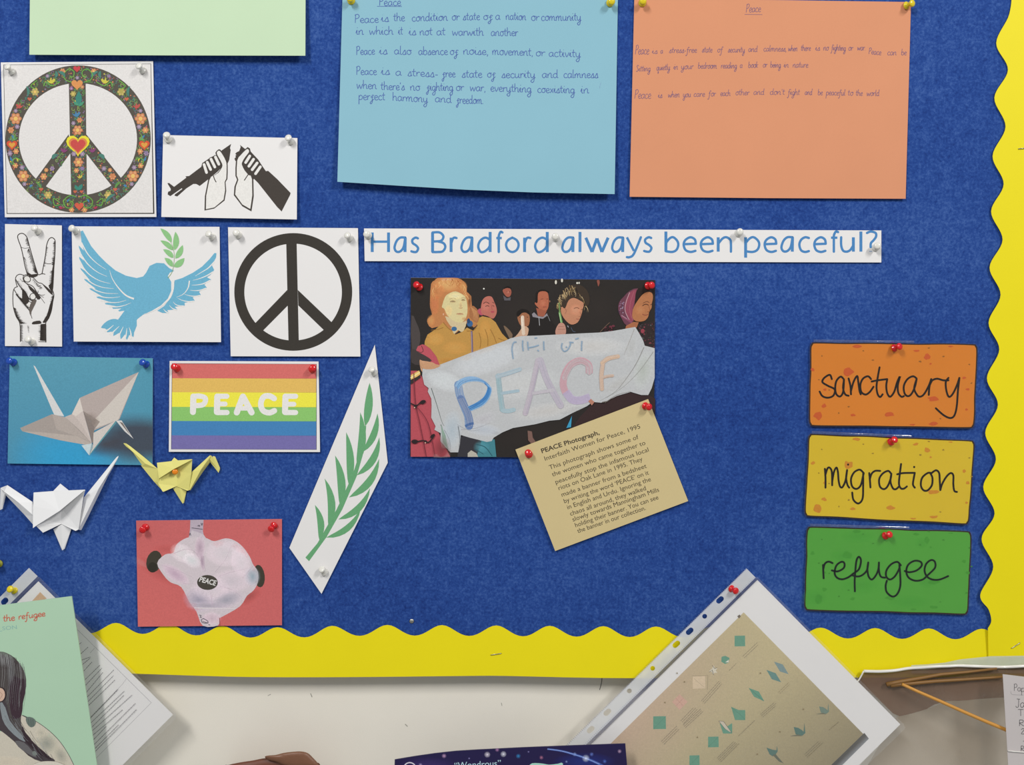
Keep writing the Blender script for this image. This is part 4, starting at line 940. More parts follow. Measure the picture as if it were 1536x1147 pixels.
for x, y, rx, ry, c, a, ro in ((260, 620, 120, 60, 'd3d8da', .7, .3), (500, 500, 220, 80, 'ccd0d4', .7, -.3), (1100, 420, 220, 60, 'c9c6c2', .7, 0), (850, 790, 230, 50, 'c4bfba', .6, -.15), (1400, 560, 60, 120, 'b2b8b0', .8, .2), (1330, 430, 40, 90, 'b0b0ae', .6, .2), (300, 900, 60, 120, 'a8b8c4', .7, .1), (700, 640, 250, 90, 'cacac8', .5, -.2), (1250, 640, 120, 40, 'b0aeaa', .6, -.5), (480, 900, 110, 40, 'b4bcc8', .7, .1), (480, 840, 90, 40, 'b0acb4', .5, -.4)): pr.soft(x, y, rx, ry, c, a, ro)
for pts, w_, c in (('180,660 210,750 240,850 255,880', 5, '55605c'), ('235,870 262,950 278,1025', 6, '66706c'), ('335,880 345,950 338,1000', 6, '6a7076'), ('255,900 285,960 290,1010', 4, '8a9298'), ('1405,425 1360,520 1300,610 1240,680 1150,735', 5, '8a8884'), ('1460,450 1380,560 1290,650 1190,715', 4, '90908c'), ('1350,320 1310,420 1290,470', 4, 'a09c98'), ('1180,745 1250,700 1330,680', 5, '76706a'), ('350,900 440,890 520,860', 4, 'a4a2a8'), ('330,870 400,905 460,900', 4, 'a0a4ac')): pr.stroke(pts, w_, c, w1=1.5, alpha=.85)
pr.poly('235,870 262,930 275,1010 245,965', '8fa89a', sm=1)
pr.poly('115,500 135,525 150,512 200,522 235,530 200,548 165,552 135,548 118,530', 'c99a76', sm=2)
def crayon(pts, w_, col, n=7, a=.55):
    col = mixc(BN, col, .8); pr.stroke(pts, w_, mixc(BN, col, min(1, a + .1)), sm=5); P_ = [tuple(map(float, t.split(','))) for t in pts.split()]
    pr.hold(True)
    for k in range(n):
        o_ = (k / (n - 1) - .5) * w_ * .8; dx = P_[-1][0] - P_[0][0]; dy = P_[-1][1] - P_[0][1]; l = math.hypot(dx, dy) or 1
        pr.stroke([(x - dy / l * o_ + rnd.uniform(-2, 2), y + dx / l * o_ + rnd.uniform(-2, 2)) for x, y in P_], rnd.uniform(2.5, 4.5), mixc(mixc(BN, col, rnd.uniform(.45, 1)), '2c4c80' if rnd.random() < .2 else BN, .15))
    pr.hold(False)
crayon('335,640 345,700 372,770 392,820 398,878', 46, '3f7fbe', 9, .75); crayon('350,720 385,790 402,850 400,880', 40, '2a62a8', 8, .85)

for k in range(7): pr.stroke([(x + (k - 3) * 3 + rnd.uniform(-2, 2), y + (k - 3) * 3.4 + rnd.uniform(-2, 2)) for x, y in ((328, 655), (350, 625), (400, 608), (455, 610), (500, 635), (515, 660), (502, 710), (465, 748), (402, 780))], 6, rnd.choice(('7ba6d0', '8fb4d8', '6a98c8')))
for k in range(6): pr.stroke([(x + (k - 3) * 3, y + (k - 3) * 3.2 + rnd.uniform(-2, 2)) for x, y in ((495, 640), (515, 665), (500, 712), (462, 748), (402, 780))], 4.5, rnd.choice(('4a88c4', '5f98cc', '3f78b8')))
pr.stroke('375,880 400,868 425,862', 14, '2c5a98', alpha=.7)
crayon('566,590 575,680 590,785', 30, '7cb0bc', 6); crayon('560,592 620,575 690,552', 24, '9cc0d2', 5); crayon('588,690 630,684 680,676', 18, '8cb8cc', 4); crayon('595,790 625,792 655,785', 24, '8cbccc', 5)
crayon('722,805 755,680 795,500', 30, 'bfa6be', 6, .5); crayon('808,500 850,620 925,760', 38, 'b8a8c0', 6, .5); crayon('770,690 830,680 880,672', 20, 'c2b4c4', 4, .4)
pr.stroke('1090,575 1085,525 1040,502 985,525 950,580 940,640 955,690', 40, 'c8929e', alpha=.75); pr.stroke('955,680 990,725 1040,730 1095,712', 46, 'b09cc2', alpha=.65); crayon('1090,570 1085,530 1035,505 985,530 948,600', 30, 'c4808e', 5, .25)
crayon('1163,665 1160,590 1168,520', 24, 'd8ac86', 5, .7); crayon('1165,515 1200,490 1255,478', 24, 'e0b286', 5, .7); crayon('1165,600 1195,592 1225,588', 16, 'd8ac86', 4, .6)
for pts in ('672,395 655,398 645,430 648,465 652,492', '707,385 706,415 710,447', '735,392 737,420 740,442', '735,428 770,422 800,412', '828,390 828,415 830,442', '792,440 800,448', '935,400 930,425 945,448 965,440 980,415 982,395', '975,395 1000,398', '955,420 962,428', '1048,388 1046,415 1046,445', '1010,378 1030,372', '775,372 790,370'): pr.stroke(pts, 8, '7f9cb6', alpha=.85, sm=3)
pr.poly('1085,735 1100,722 1120,740 1105,760', 'b8806c', sm=1); pr.stroke('1165,742 1190,738', 5, '5a5048')
# red jacket details
for pts in ('80,575 82,660 90,760 110,850 150,1052', '90,760 160,860 200,1050'): pr.stroke(pts, 4, '7a3440')
for pts in ('62,748 95,760 120,740', '100,968 135,962 165,972 195,938'): pr.stroke(pts, 7, '33282a')
for x, y, rx, ry, ro in ((132, 740, 17, 11, -.3), (88, 768, 9, 9, 0), (85, 968, 20, 12, 0), (188, 936, 16, 9, -.7), (148, 968, 8, 8, 0)): pr.ell(x, y, rx, ry, '2e2427', ro)
pr.ell(84, 772, 4, 4, 'd8b0a0'); pr.ell(146, 975, 4, 4, 'd8b0a0'); pr.soft(240, 1010, 60, 90, '5a3034', .7)
pr.build('printed scene of women in coats carrying a white banner with coloured letters')

# --- caption
F = fr(760, 590, 4.59); q = F([(60, 386), (974, 38), (1250, 740), (334, 1084)])
CAPP = paper_mat('cream_caption_card', 'd3c08e', 0.03, rough=0.4, spec=0.4)
cp = Sheet('caption_card', 'tilted cream caption card with printed paragraph below the photograph', 'card', [q[0], q[1]], [q[3], q[2]], [4.6, 4.6, 3.6, 3.6], CAPP)
pr = Print(cp, 'caption_text', fr(770, 620, 5.463))
TC = '4c4336'
for body, a, b_, bold in (('PEACE Photograph,', (235, 325), (708, 170), .022), ('Interfaith Women for Peace, 1995', (262, 387), (1043, 120), 0), ('This photograph shows some of', (300, 460), (1030, 206), 0), ('the women who came together to', (322, 517), (1085, 254), 0),
    ('peacefully stop the infamous local', (350, 578), (1112, 310), 0), ('riots on Oak Lane in 1995. They', (375, 628), (1062, 386), 0), ('made a banner from a bedsheet', (400, 682), (1095, 443), 0), ("by writing the word ‘PEACE’ on it", (420, 735), (1113, 498), 0),
    ('in English and Urdu. Ignoring the', (447, 785), (1130, 552), 0), ('chaos all around, they walked', (470, 838), (1090, 626), 0), ('slowly towards Manningham Mills', (490, 885), (1197, 638), 0), ('holding their banner. You can see', (512, 932), (1192, 700), 0), ('the banner in our collection.', (530, 980), (1087, 788), 0)):
    pr.text(body, a, b_, 53, TC, bold=bold)
pr.build('dark printed caption')


# ================================================================ WORD CARDS (laminated)
LAM = film_mat('laminate_film', 'ffffff', body=0.0, rough=0.04, gloss=0.5)
LAME = film_mat('laminate_edge_film', 'ffffff', body=0.02, rough=0.1, gloss=3.0)
def spots(pr, F_, lst, col, seed):
    r_ = random.Random(seed)
    for x, y, rx, ry in lst:
        pts = [(x + rx * math.cos(t) * r_.uniform(.55, 1.15), y + ry * math.sin(t) * r_.uniform(.55, 1.15)) for t in (2 * math.pi * k / 9 for k in range(9))]
        pr.poly(pts, col, sm=3)
def wobbly(tl, tr_, br, bl, r_, seed):
    rn = random.Random(seed); out = []; cs_ = [tl, tr_, br, bl]
    for k in range(4):
        a, b_, c = cs_[k - 1], cs_[k], cs_[(k + 1) % 4]
        def unit(p, q_): l = math.hypot(q_[0] - p[0], q_[1] - p[1]); return ((q_[0] - p[0]) / l, (q_[1] - p[1]) / l)
        u, v = unit(b_, a), unit(b_, c)
        out += [(b_[0] + u[0] * r_, b_[1] + u[1] * r_), (b_[0] + (u[0] + v[0]) * r_ * .27, b_[1] + (u[1] + v[1]) * r_ * .27), (b_[0] + v[0] * r_, b_[1] + v[1] * r_)]
        L = math.hypot(c[0] - b_[0], c[1] - b_[1])
        for t in (.2, .35, .5, .65, .8): out.append((b_[0] + (c[0] - b_[0]) * t + rn.uniform(-3.5, 3.5), b_[1] + (c[1] - b_[1]) * t + rn.uniform(-3.5, 3.5)))
    return out
SP1 = [(395, 315, 50, 38), (1045, 190, 28, 30), (1095, 535, 55, 22), (150, 675, 42, 38), (740, 665, 48, 20), (435, 672, 24, 14), (200, 595, 22, 18), (1100, 742, 42, 16), (105, 300, 22, 16), (470, 95, 36, 14), (955, 142, 26, 12), (1350, 365, 18, 14), (1380, 460, 20, 12), (1370, 625, 14, 10), (205, 460, 16, 12), (1075, 250, 10, 8), (930, 760, 26, 8), (1240, 88, 24, 6)]
SMALL = [(180, 185, 8, 7), (155, 380, 9, 6), (400, 602, 10, 8), (320, 655, 8, 7), (520, 142, 10, 6), (600, 218, 12, 6), (990, 230, 12, 9), (1060, 120, 12, 7), (1180, 190, 12, 7), (1395, 255, 9, 6), (1412, 408, 9, 6), (240, 465, 8, 5), (1155, 700, 10, 5)]
def wordcard(name, label, F, corners, col, scol, scol2, strokes, dots, seed, dy, hs):
    pts = wobbly(*corners, 42, seed); cx = sum(p[0] for p in pts) / len(pts); cy = sum(p[1] for p in pts) / len(pts)
    mat = paper_mat(name + '_ink_card', col, 0.05, rough=0.3, spec=0.4)
    big = cr(F([(x + (9 if x > cx else -9), y + (9 if y > cy else -9)) for x, y in pts]), 3, True); q4 = F(list(corners))
    s = PolySheet('word_card', label, 'card', cr(F(pts), 3, True), None, mat, group='laminated word cards on the right', hfun=plane_h(q4, hs))
    pr = Print(s, 'marker_word', F); pr.base = col
    inner = [(cx + (x - cx) * 0.985, cy + (y - cy) * 0.972) for x, y in pts]
    pr.ring(cr(pts, 3, True), cr(inner, 3, True), '35261c')
    def keep(x, y, ry):
        t = (x - corners[0][0]) / (corners[1][0] - corners[0][0]); t0 = corners[0][1] * (1 - t) + corners[1][1] * t; t1 = corners[3][1] * (1 - t) + corners[2][1] * t
        return min(max(y, t0 + ry * 1.1 + 14), t1 - ry * 1.1 - 16)
    spots(pr, F, [(x, keep(x, y, b_), a, b_) for x, y, a, b_ in SP1], scol, seed + 5); spots(pr, F, [(x, y + dy, a, b_) for x, y, a, b_ in SMALL], scol2, seed + 6)
    if name == 'refugee':
        for x, y, rx, ry in ((350, 320, 110, 60), (1000, 215, 60, 50), (120, 660, 110, 80), (500, 560, 200, 90), (1050, 540, 90, 50), (480, 160, 160, 60), (900, 700, 200, 60)): pr.soft(x, y, rx, ry, '3f8c38', .3)
    pr.hold(True)
    for st in strokes.split('|'): pr.stroke(st, 15.5, '1e1712' if name != 'refugee' else '121c16', sm=6)
    pr.hold(False)
    for x, y in dots: pr.ell(x, y, 8, 9, '1e1712')
    pr.build('black marker handwriting')
    film = PolySheet('laminate', 'clear glossy laminate film', None, big, None, LAM, parent=s, hfun=lambda x, y: s.h(x, y) + 0.0010, thick=0.08)
    # lifted, curled edge of the film along the top
    tl, tr_ = corners[0], corners[1]; vs_, fs = [], []; n = 40
    for k in range(n + 1):
        t = 0.02 + 0.6 * k / n; x = tl[0] + (tr_[0] - tl[0]) * t; y = tl[1] + (tr_[1] - tl[1]) * t - 4; am = 0.85 + 0.15 * math.sin(k * 0.3 + seed * 2)
        for j, (oy, oh) in enumerate(((2, 0.0002), (-5, 0.0010), (-11, 0.0016), (-17, 0.0011), (-20, 0.0002))):
            p = F([(x, y + oy)])[0]; vs_.append(P(p[0], p[1], s.h(*p) + 0.001 + oh * am))
    for k in range(n):
        for j in range(4): fs.append((k * 5 + j, k * 5 + j + 1, (k + 1) * 5 + j + 1, (k + 1) * 5 + j))
    link('laminate_edge', mesh_of('laminate_edge', vs_, fs, LAME, s.c, True), s.o)
    return s
F = fr(1200, 500, 5.486)
w1 = wordcard('sanctuary', 'orange laminated card with the handwritten word sanctuary', F, ((85, 72), (1462, 88), (1434, 780), (74, 762)), 'dc8226', 'cc5c2a', '9c6226',
  '262,375 245,340 200,365 185,400 230,430 285,460 275,510 230,528 185,515 162,478|362,378 335,355 300,390 290,450 300,500 330,518 355,480 362,380|362,380 355,450 372,500 400,512|400,370 415,430 420,500|418,480 440,400 470,350 480,400 490,470 500,500|585,375 560,352 520,370 497,420 505,480 540,502 575,480 605,438|655,278 640,360 630,440 640,500 660,522 680,500|590,395 640,385 718,375|718,378 710,430 718,490 742,520 775,480 800,400 822,355 805,430 810,490 835,520 855,515|960,370 930,352 885,375 855,430 860,490 885,515 915,500 945,440 960,375|960,375 940,450 960,500 985,520 1020,500 1060,430 1080,375|1080,375 1065,440 1060,505|1070,420 1090,385 1130,372 1180,385 1222,385|1222,365 1200,400 1205,470 1225,520 1255,500 1290,430 1312,365|1312,365 1300,470 1290,600 1270,675 1235,695 1180,670 1118,615', (), 1, 0, [2, 2, 3.2, 3.0])
F = fr(1200, 640, 5.486)
w2 = wordcard('migration', 'yellow laminated card with the handwritten word migration', F, ((70, 56), (1440, 112), (1390, 806), (36, 736)), 'dcbc28', 'cf8a2c', 'a8862c',
  '205,345 210,420 210,500|208,400 225,345 243,335 262,370 265,480|265,450 280,370 300,335 312,370 318,440 330,490 350,495 375,440 388,355|388,355 380,420 390,475 405,500|520,375 490,352 445,375 420,430 430,490 465,510 500,480 520,400 525,380|520,385 520,480 515,590 480,630 440,600 430,540|570,380 575,430 580,498|575,430 590,385 620,362 660,362|750,385 725,362 680,385 652,430 658,490 690,512 720,490 745,430 752,385|752,385 745,450 765,505 790,512 815,490|832,305 820,400 815,470 830,505 855,508 880,490|800,390 850,380 945,378|945,378 935,430 930,475 945,500|1085,380 1050,380 1005,420 995,480 1015,520 1050,522 1085,480 1090,420 1075,385|1085,378 1120,357 1145,380 1150,440 1155,520|1155,520 1170,470 1205,410 1240,380 1262,400 1262,470 1270,525 1292,535', ((396, 310), (940, 330)), 2, 0, [2, 2, 3.2, 3.0])
F = fr(1200, 775, 5.486)
w3 = wordcard('refugee', 'green laminated card with the handwritten word refugee', F, ((56, 78), (1412, 118), (1384, 806), (34, 768)), '55a63c', '4b9a36', '43882f',
  '190,395 192,450 195,505|192,430 205,385 235,368 268,380|262,440 310,448 360,420 365,380 340,370 300,400 285,460 305,500 350,513 400,495 440,465|440,465 485,430 502,360 485,328 465,360 455,450 450,530 452,612|430,480 470,490 510,480 550,440 562,375|562,375 555,430 565,490 592,515 625,480 645,430 650,375|650,375 650,440 665,490 700,500|830,398 800,370 750,390 712,440 710,490 740,515 780,490 815,430 820,395|818,395 825,480 825,570 800,635 760,655 715,620 705,570 715,525|862,445 900,455 960,440 1002,400 990,368 940,362 890,395 875,450 895,500 950,525 1010,515 1050,480|1050,480 1110,420 1110,370 1080,355 1040,385 1025,440 1045,490 1090,515 1150,515 1220,487', (), 3, 0, [2, 2, 3.2, 3.0])

# ================================================================ ORIGAMI CRANES
def facet(name, F, pts, mat, parent, thick=0.3, label=None):
    """folded paper facet: pts 'x,y,h h in mm'"""
    v3 = []
    for t in pts.split():
        a, b_, h = t.split(','); p = F([(float(a), float(b_))])[0]; v3.append(P(p[0], p[1], float(h) / 1000))
    n = len(v3); tri = tessellate_polygon([[Vector((v.x, v.z, 0)) for v in v3]]); th = Vector((0, thick / 1000, 0))
    fs = [list(t) for t in tri] + [[n + k for k in reversed(t)] for t in tri] + [[k, (k + 1) % n, n + (k + 1) % n, n + k] for k in range(n)]
    me = mesh_of(name, v3 + [v + th for v in v3], fs, mat, Vector(parent.location)); fix(me)
    o = link(name, me, parent)
    if label: tag(o, label)
    return o
def multi(name, F, facets, mat, parent, label=None):
    objs = [facet(name, F, f_, mat, parent) for f_ in facets]
    bm = bmesh.new()
    for o in objs: bm.from_mesh(o.data)
    me = bpy.data.meshes.new(name); bm.to_mesh(me); bm.free(); me.materials.append(mat)
    for o in objs: bpy.data.objects.remove(o)
    r = link(name, me, parent)
    if label: tag(r, label)
    return r
WO = paper_mat('white_origami_paper', 'efeff0', 0.01, rough=0.6); YO = paper_mat('yellow_origami_paper', 'e6df84', 0.02, rough=0.6)
F = fr(0, 670, 6.747)
wc = empty('origami_crane', P(90, 765, 1 / 1000)); tag(wc, 'white folded paper crane pinned to the felt below the teal photo card', 'origami crane', 'folded paper cranes')
multi('wing_tip', F, ['610,372,3 695,440,4 720,520,3 500,520,3 540,445,4'], WO, wc)
multi('inner_body', F, ['340,462,3 862,435,13 620,640,3.0 500,650,4', '862,435,13 845,500,11 795,835,8 765,850,8 620,780,4 620,620,3.0', '620,640,3.0 620,780,4 435,868,9 365,800,11 340,700,8 500,600,4'], WO, wc)
multi('front_wing', F, ['340,462,7 540,447,8 700,440,11 862,433,15 600,650,14 370,795,13.5 333,822,13.5 335,600,10'], WO, wc)
multi('neck', F, ['75,388,6 330,558,6 345,700,9 190,565,9 40,450,8', '40,450,8 190,565,9 345,700,9 338,790,5 250,690,4 60,490,4 8,420,4'], WO, wc)
multi('head', F, ['4,415,5 75,388,6 60,480,4 42,480,8', '4,415,5 42,480,8 24,628,3 -2,640,3', '42,480,8 60,485,4 26,628,2.5 22,628,3'], WO, wc)
multi('tail', F, ['1215,75,3 1175,110,4 850,510,6 835,600,6 795,835,7 1000,420,9', '1215,75,3 1000,420,9 795,838,7 822,842,3 900,690,3 1090,300,3 1200,110,3'], WO, wc)
multi('belly_point', F, ['540,835,2 620,785,5 635,1045,3 628,1045,2.5', '620,785,5 722,830,2 655,1030,2 635,1045,3'], WO, wc)
F = fr(175, 650, 9.309)
yc = empty('origami_crane', P(263, 703, 1 / 1000)); tag(yc, 'small pale yellow folded paper crane pinned below the rainbow card', 'origami crane', 'folded paper cranes')
multi('wing_tip', F, ['803,335,3 855,375,4 870,440,3 740,440,3 765,385,4'], YO, yc)
multi('inner_body', F, ['562,408,3 1055,360,9 850,540,2.2 700,560,3', '1055,360,9 1042,560,8 1008,792,6 985,797,6 835,735,3 850,520,2.2', '850,540,2.2 835,735,3 655,812,7 640,808,7 580,700,6 580,600,6 700,500,3'], YO, yc)
multi('front_wing', F, ['562,408,4 770,385,6 860,375,7.5 1052,358,10.5 1042,370,10.5 800,495,9.5 625,605,9 590,628,8.5 572,500,6'], YO, yc)
multi('tail', F, ['85,132,3 130,138,4 190,178,4 400,345,5 575,495,6 400,420,6 200,232,5', '85,132,3 200,232,5 400,420,6 575,495,6 595,620,7 585,680,6 648,808,5 520,670,3 350,460,3 200,240,3 100,160,2.5'], YO, yc)
multi('neck', F, ['1045,540,6 1300,305,5 1320,308,7 1180,500,9 1022,790,7 1010,785,6', '1320,308,7 1305,400,3 1200,540,2.5 1030,795,3 1022,790,7 1180,500,9'], YO, yc)
multi('head', F, ['1322,310,7 1345,335,6.5 1400,480,4 1422,548,3 1308,400,4 1300,360,6', '1345,315,6 1375,322,5 1442,480,3 1440,508,2.5 1422,548,3 1400,480,4 1345,335,6.5'], YO, yc)
multi('belly_point', F, ['785,765,1.5 835,740,4 880,760,4.5 922,980,3 905,955,2', '880,760,4.5 975,800,1.5 940,965,2 922,980,3'], YO, yc)

# ================================================================ PUNCHED POCKETS
POCK = film_mat('pocket_film', 'ffffff', body=0.03, rough=0.10, gloss=0.7)
STRIP = film_mat('frosted_strip_film', 'e8eaec', body=0.55, rough=0.25, gloss=0.6)
SEAM = film_mat('welded_seam_film', '6a7090', body=0.35, rough=0.2, gloss=0.6)
def capsule(cx, cy, L, r_, ang, n=8):
    ux, uy = math.cos(ang), math.sin(ang); out = []
    for s_, a0 in ((1, -math.pi / 2), (-1, math.pi / 2)):
        for k in range(n + 1):
            t = a0 + math.pi * k / n; x = s_ * L / 2 + r_ * math.cos(t); y = r_ * math.sin(t); out.append((cx + x * ux - y * uy, cy + x * uy + y * ux))
    return out
def lineside(p, d, a, b_): return (p[0] + d[0] * a - d[1] * b_, p[1] + d[1] * a + d[0] * b_)

# right pocket: paper corner (1136,869.5), paper runs down-left (d) and down-right
A = (1136, 869.5); LL = (700, 1301); RR = (1350.5, 1086); BB = (914.5, 1517)
hR = plane_h([(1136, 870), (1350, 1086), (700, 1301)], [3, 16, 29])
rp = PolySheet('plastic_pocket', 'clear punched plastic pocket holding a crane folding guide, hung slanting by one red pin', 'pocket',
    [(1133, 866), (1136.5, 865), (1356, 1086), (1358, 1092), (1346, 1104), (900, 1530), (680, 1318), (696, 1300)], None, POCK, group='slanting punched plastic pockets', hfun=lambda x, y: hR(x, y) + 0.0008, thick=0.08)
pap = PolySheet('paper_insert', None, None, [A, RR, BB, LL], None, WHITEP, parent=rp, hfun=lambda x, y: hR(x, y), thick=0.2)
tag(pap.o, 'white sheet printed with the folding guide')
sdir = (-0.7135, 0.7006); 
st = [(1120, 852.5), (1133.5, 866), (682, 1312), (668, 1298)]
holes = [capsule(x, y, 5 if o_ else 0.01, 3.9 if o_ else 3.6, math.atan2(-0.9, 1)) for x, y, o_ in ((1080, 899.5, 1), (1057, 924, 0), (1034.5, 946.5, 1), (1014.5, 966, 1), (979, 1002, 0), (944, 1036, 0), (911, 1068, 1), (886, 1094, 1))]
strip = PolySheet('hole_strip', 'frosted strip with a row of punched holes', None, st, None, STRIP, parent=rp, holes=holes, hfun=lambda x, y: hR(x, y) + 0.0012, thick=0.15)
seam = PolySheet('welded_seam', 'thin dark ribbed seam', None, [(1133.5, 866), (1136.5, 869), (686, 1314), (682, 1311)], None, SEAM, parent=rp, hfun=lambda x, y: hR(x, y) + 0.0013, thick=0.1)
# ribbed stitch marks both sides of the strip
class _S: pass
ss = _S(); ss.o = rp.o; ss.c = rp.c; ss.h = lambda x, y: hR(x, y) + 0.0014
pr = Print(ss, 'ribbed_edge', PXF); pr.hold(True)
for k in range(190):
    t = k * 3.0
    for ox, oy in ((1119.5, 853), (1131.5, 866.5)):
        x, y = ox + sdir[0] * t, oy + sdir[1] * t
        if y > 1180: break
        pr.stroke([(x - 0.8, y - 0.8), (x + 0.9, y + 0.9)], 1.1, '5c6c96', alpha=.55, sm=0)
pr.hold(False); pr.build('fine ribbing')
F = fr(860, 840, 3.072)
pr = Print(pap, 'folding_guide', F); 
g4 = F([(785, 240), (1358, 822), (1358 - 1050, 822 + 1040), (785 - 1050, 240 + 1035)])
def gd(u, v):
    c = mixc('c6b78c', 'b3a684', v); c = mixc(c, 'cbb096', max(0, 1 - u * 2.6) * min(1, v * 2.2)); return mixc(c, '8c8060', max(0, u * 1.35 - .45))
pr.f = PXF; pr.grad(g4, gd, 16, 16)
pr.f = F
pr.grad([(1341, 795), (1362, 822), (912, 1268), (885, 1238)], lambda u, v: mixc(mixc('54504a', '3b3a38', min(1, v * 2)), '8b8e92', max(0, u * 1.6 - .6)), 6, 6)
T = '5f9a80'; T2 = '47806a'; LN = '6f6552'
for x, y, s_ in ((767, 372, 24), (397, 748, 29), (645, 837, 24), (558, 922, 23)): pr.poly([(x - s_, y - s_), (x + s_, y - s_ - 1), (x + s_ + 1, y + s_), (x - s_, y + s_ + 1)], T)
for x, y, s_ in ((397, 748, 26), (645, 837, 22), (558, 922, 20)): pr.stroke([(x - s_, y + s_), (x + s_, y - s_)], 1.2, T2)
pr.poly('683,445 700,440 720,450 716,470 700,478 682,468', T); pr.poly('700,470 716,458 716,470', 'e0dccc')
pr.poly('550,535 608,533 608,590 550,592', 'dcc6a6'); pr.stroke('548,533 620,531 618,598', 1.5, '9a8a6c', sm=0); pr.stroke('556,545 604,586', 1, '9a8a6c')
pr.poly('455,652 490,617 527,652 490,690', 'd6ac98'); pr.stroke('472,635 508,672', 1.2, 'b88a78'); pr.stroke('508,635 472,672', 1.2, 'b88a78')
pr.poly('625,512 640,498 648,484 652,498 664,497 656,508 664,518 650,518 645,528 638,514', 'dcd4c0'); pr.stroke('628,515 640,505 646,528', 2, '4a4438', sm=0); pr.stroke('640,484 652,500 663,494', 1.6, '4a4438', sm=0)
pr.poly('925,467 965,480 992,525 952,512', '7a9494'); pr.poly('890,505 932,520 958,562 915,548', '5f8c84'); pr.poly('808,588 855,605 880,650 832,628', T); pr.stroke('812,592 876,646', 2, T2)
pr.poly('727,675 762,690 792,690 792,736 745,736', T); pr.poly('675,750 705,768 732,750 732,798 690,798', T); pr.poly('670,740 692,742 730,795 700,778', 'cfc4b0'); pr.stroke('670,740 692,742 730,795 700,778 670,740', 1.4, '5a5244', sm=0); pr.stroke('728,677 770,712 792,736', 1.4, T2)
for x, y, s_, g_ in ((1045, 790, 1.0, 0), (1158, 692, .85, 1), (918, 885, 1.0, 2)):
    q = lambda l: [(x + a * s_, y + b_ * s_) for a, b_ in l]
    cl_ = '4c7468' if g_ != 1 else '6c8474'
    if g_ == 2: pr.poly(q([(-28, -22), (0, -12), (18, -10), (20, -30), (24, -6), (14, 10), (0, 18), (-14, 8)]), cl_); pr.poly(q([(0, 12), (14, 8), (50, 50), (30, 42)]), '5f6450')
    else: pr.poly(q([(-30, -22), (-8, -18), (8, -8), (16, 0), (20, -40), (24, 6), (10, 18), (-20, 12)]), cl_); pr.poly(q([(-48, 20), (-8, 12), (10, 20)]), '6a6c54')
pr.poly('755,258 766,250 772,258 764,268', '6a5c4a')
def lines(x0, y0, x1, y1, n, gap, rag=0.15, w_=2.0):
    dx, dy = x1 - x0, y1 - y0; l = math.hypot(dx, dy); nx, ny = -dy / l, dx / l; rn = random.Random(int(x0)); pr.hold(True)
    for k in range(n):
        t = 0
        t1 = l * (1 - rn.uniform(0, rag))
        while t < t1:
            d_ = rn.uniform(5, 14); e_ = min(t + d_, t1)
            pr.stroke([(x0 + dx / l * t + nx * gap * k, y0 + dy / l * t + ny * gap * k), (x0 + dx / l * e_ + nx * gap * k, y0 + dy / l * e_ + ny * gap * k)], w_, LN, alpha=.8, sm=0); t = e_ + 2.2
    pr.hold(False)
lines(780, 443, 850, 377, 2, 10); lines(718, 508, 752, 474, 1, 8); lines(590, 648, 672, 556, 3, 9); lines(495, 740, 560, 672, 3, 9); lines(505, 760, 590, 682, 3, 8); lines(405, 835, 478, 762, 3, 9); lines(862, 710, 932, 650, 3, 8); lines(760, 810, 838, 736, 1, 8); lines(662, 912, 748, 826, 4, 8)
lines(1065, 895, 1140, 825, 3, 9); lines(1178, 782, 1228, 740, 1, 8); lines(945, 608, 1000, 556, 2, 9, .3, 1.2)
for x, y in ((862, 520), (512, 560), (422, 655), (1060, 686), (952, 790), (848, 893), (572, 815), (478, 520)): pr.ell(x, y, 3, 3, '8c7c5c')
pr.build('printed crane folding guide')

# left pocket
hL = plane_h([(57, 871), (259, 1071), (-308, 1237)], [3, 14, 23])
A2 = (57.5, 871.5); R2 = (259.5, 1071.5)
lp = PolySheet('plastic_pocket', 'clear punched plastic pocket with printed pages behind the mint green book', 'pocket', [(55.5, 866), (59, 865), (264, 1070), (264, 1077), (-100, 1442), (-310, 1235)], None, POCK, group='slanting punched plastic pockets', hfun=lambda x, y: hL(x, y) + 0.0008, thick=0.08)
pap2 = PolySheet('paper_insert', None, None, [A2, R2, (-106, 1437), (-308, 1237)], None, WHITEP, parent=lp, hfun=hL, thick=0.2); tag(pap2.o, 'white printed page in the pocket')
PolySheet('hole_strip', 'frosted strip with punched holes', None, [(43.5, 851.5), (56.5, 864), (-310, 1231), (-323, 1218)], None, STRIP, parent=lp, holes=[capsule(7, 901.5, 4, 4.2, -0.78), capsule(-16, 925, .01, 3.8, 0)], hfun=lambda x, y: hL(x, y) + 0.0012, thick=0.15)
PolySheet('welded_seam', 'dark seam', None, [(56.5, 864), (59.5, 867), (-307, 1234), (-310, 1231)], None, SEAM, parent=lp, hfun=lambda x, y: hL(x, y) + 0.0013, thick=0.1)
F = fr(0, 840, 3.736); pr = Print(pap2, 'page_print', F); LN = '5d5a60'
pr.poly('180,228 225,178 262,215 185,240', 'd2ad88'); 
pr.stroke('425,380 848,798 500,1147', 1.6, '8d8a90', sm=0); pr.stroke('530,492 505,520', 1.6, '8d8a90', sm=0); pr.stroke('708,664 690,690 560,830', 1.4, '9a979c', sm=0)
for (x0, y0, x1, y1) in ((440, 475, 456, 460), (452, 525, 495, 485), (455, 560, 512, 540), (455, 590, 510, 545), (470, 620, 515, 570), (478, 668, 568, 580), (480, 700, 575, 600), (480, 745, 582, 622), (485, 770, 640, 612), (490, 795, 650, 632), (490, 820, 660, 655)): lines(x0, y0, x1, y1, 1, 1, .1, 4)
LN = '37343a'; lines(495, 895, 662, 722, 1, 1, .02, 6); LN = '5d5a60'
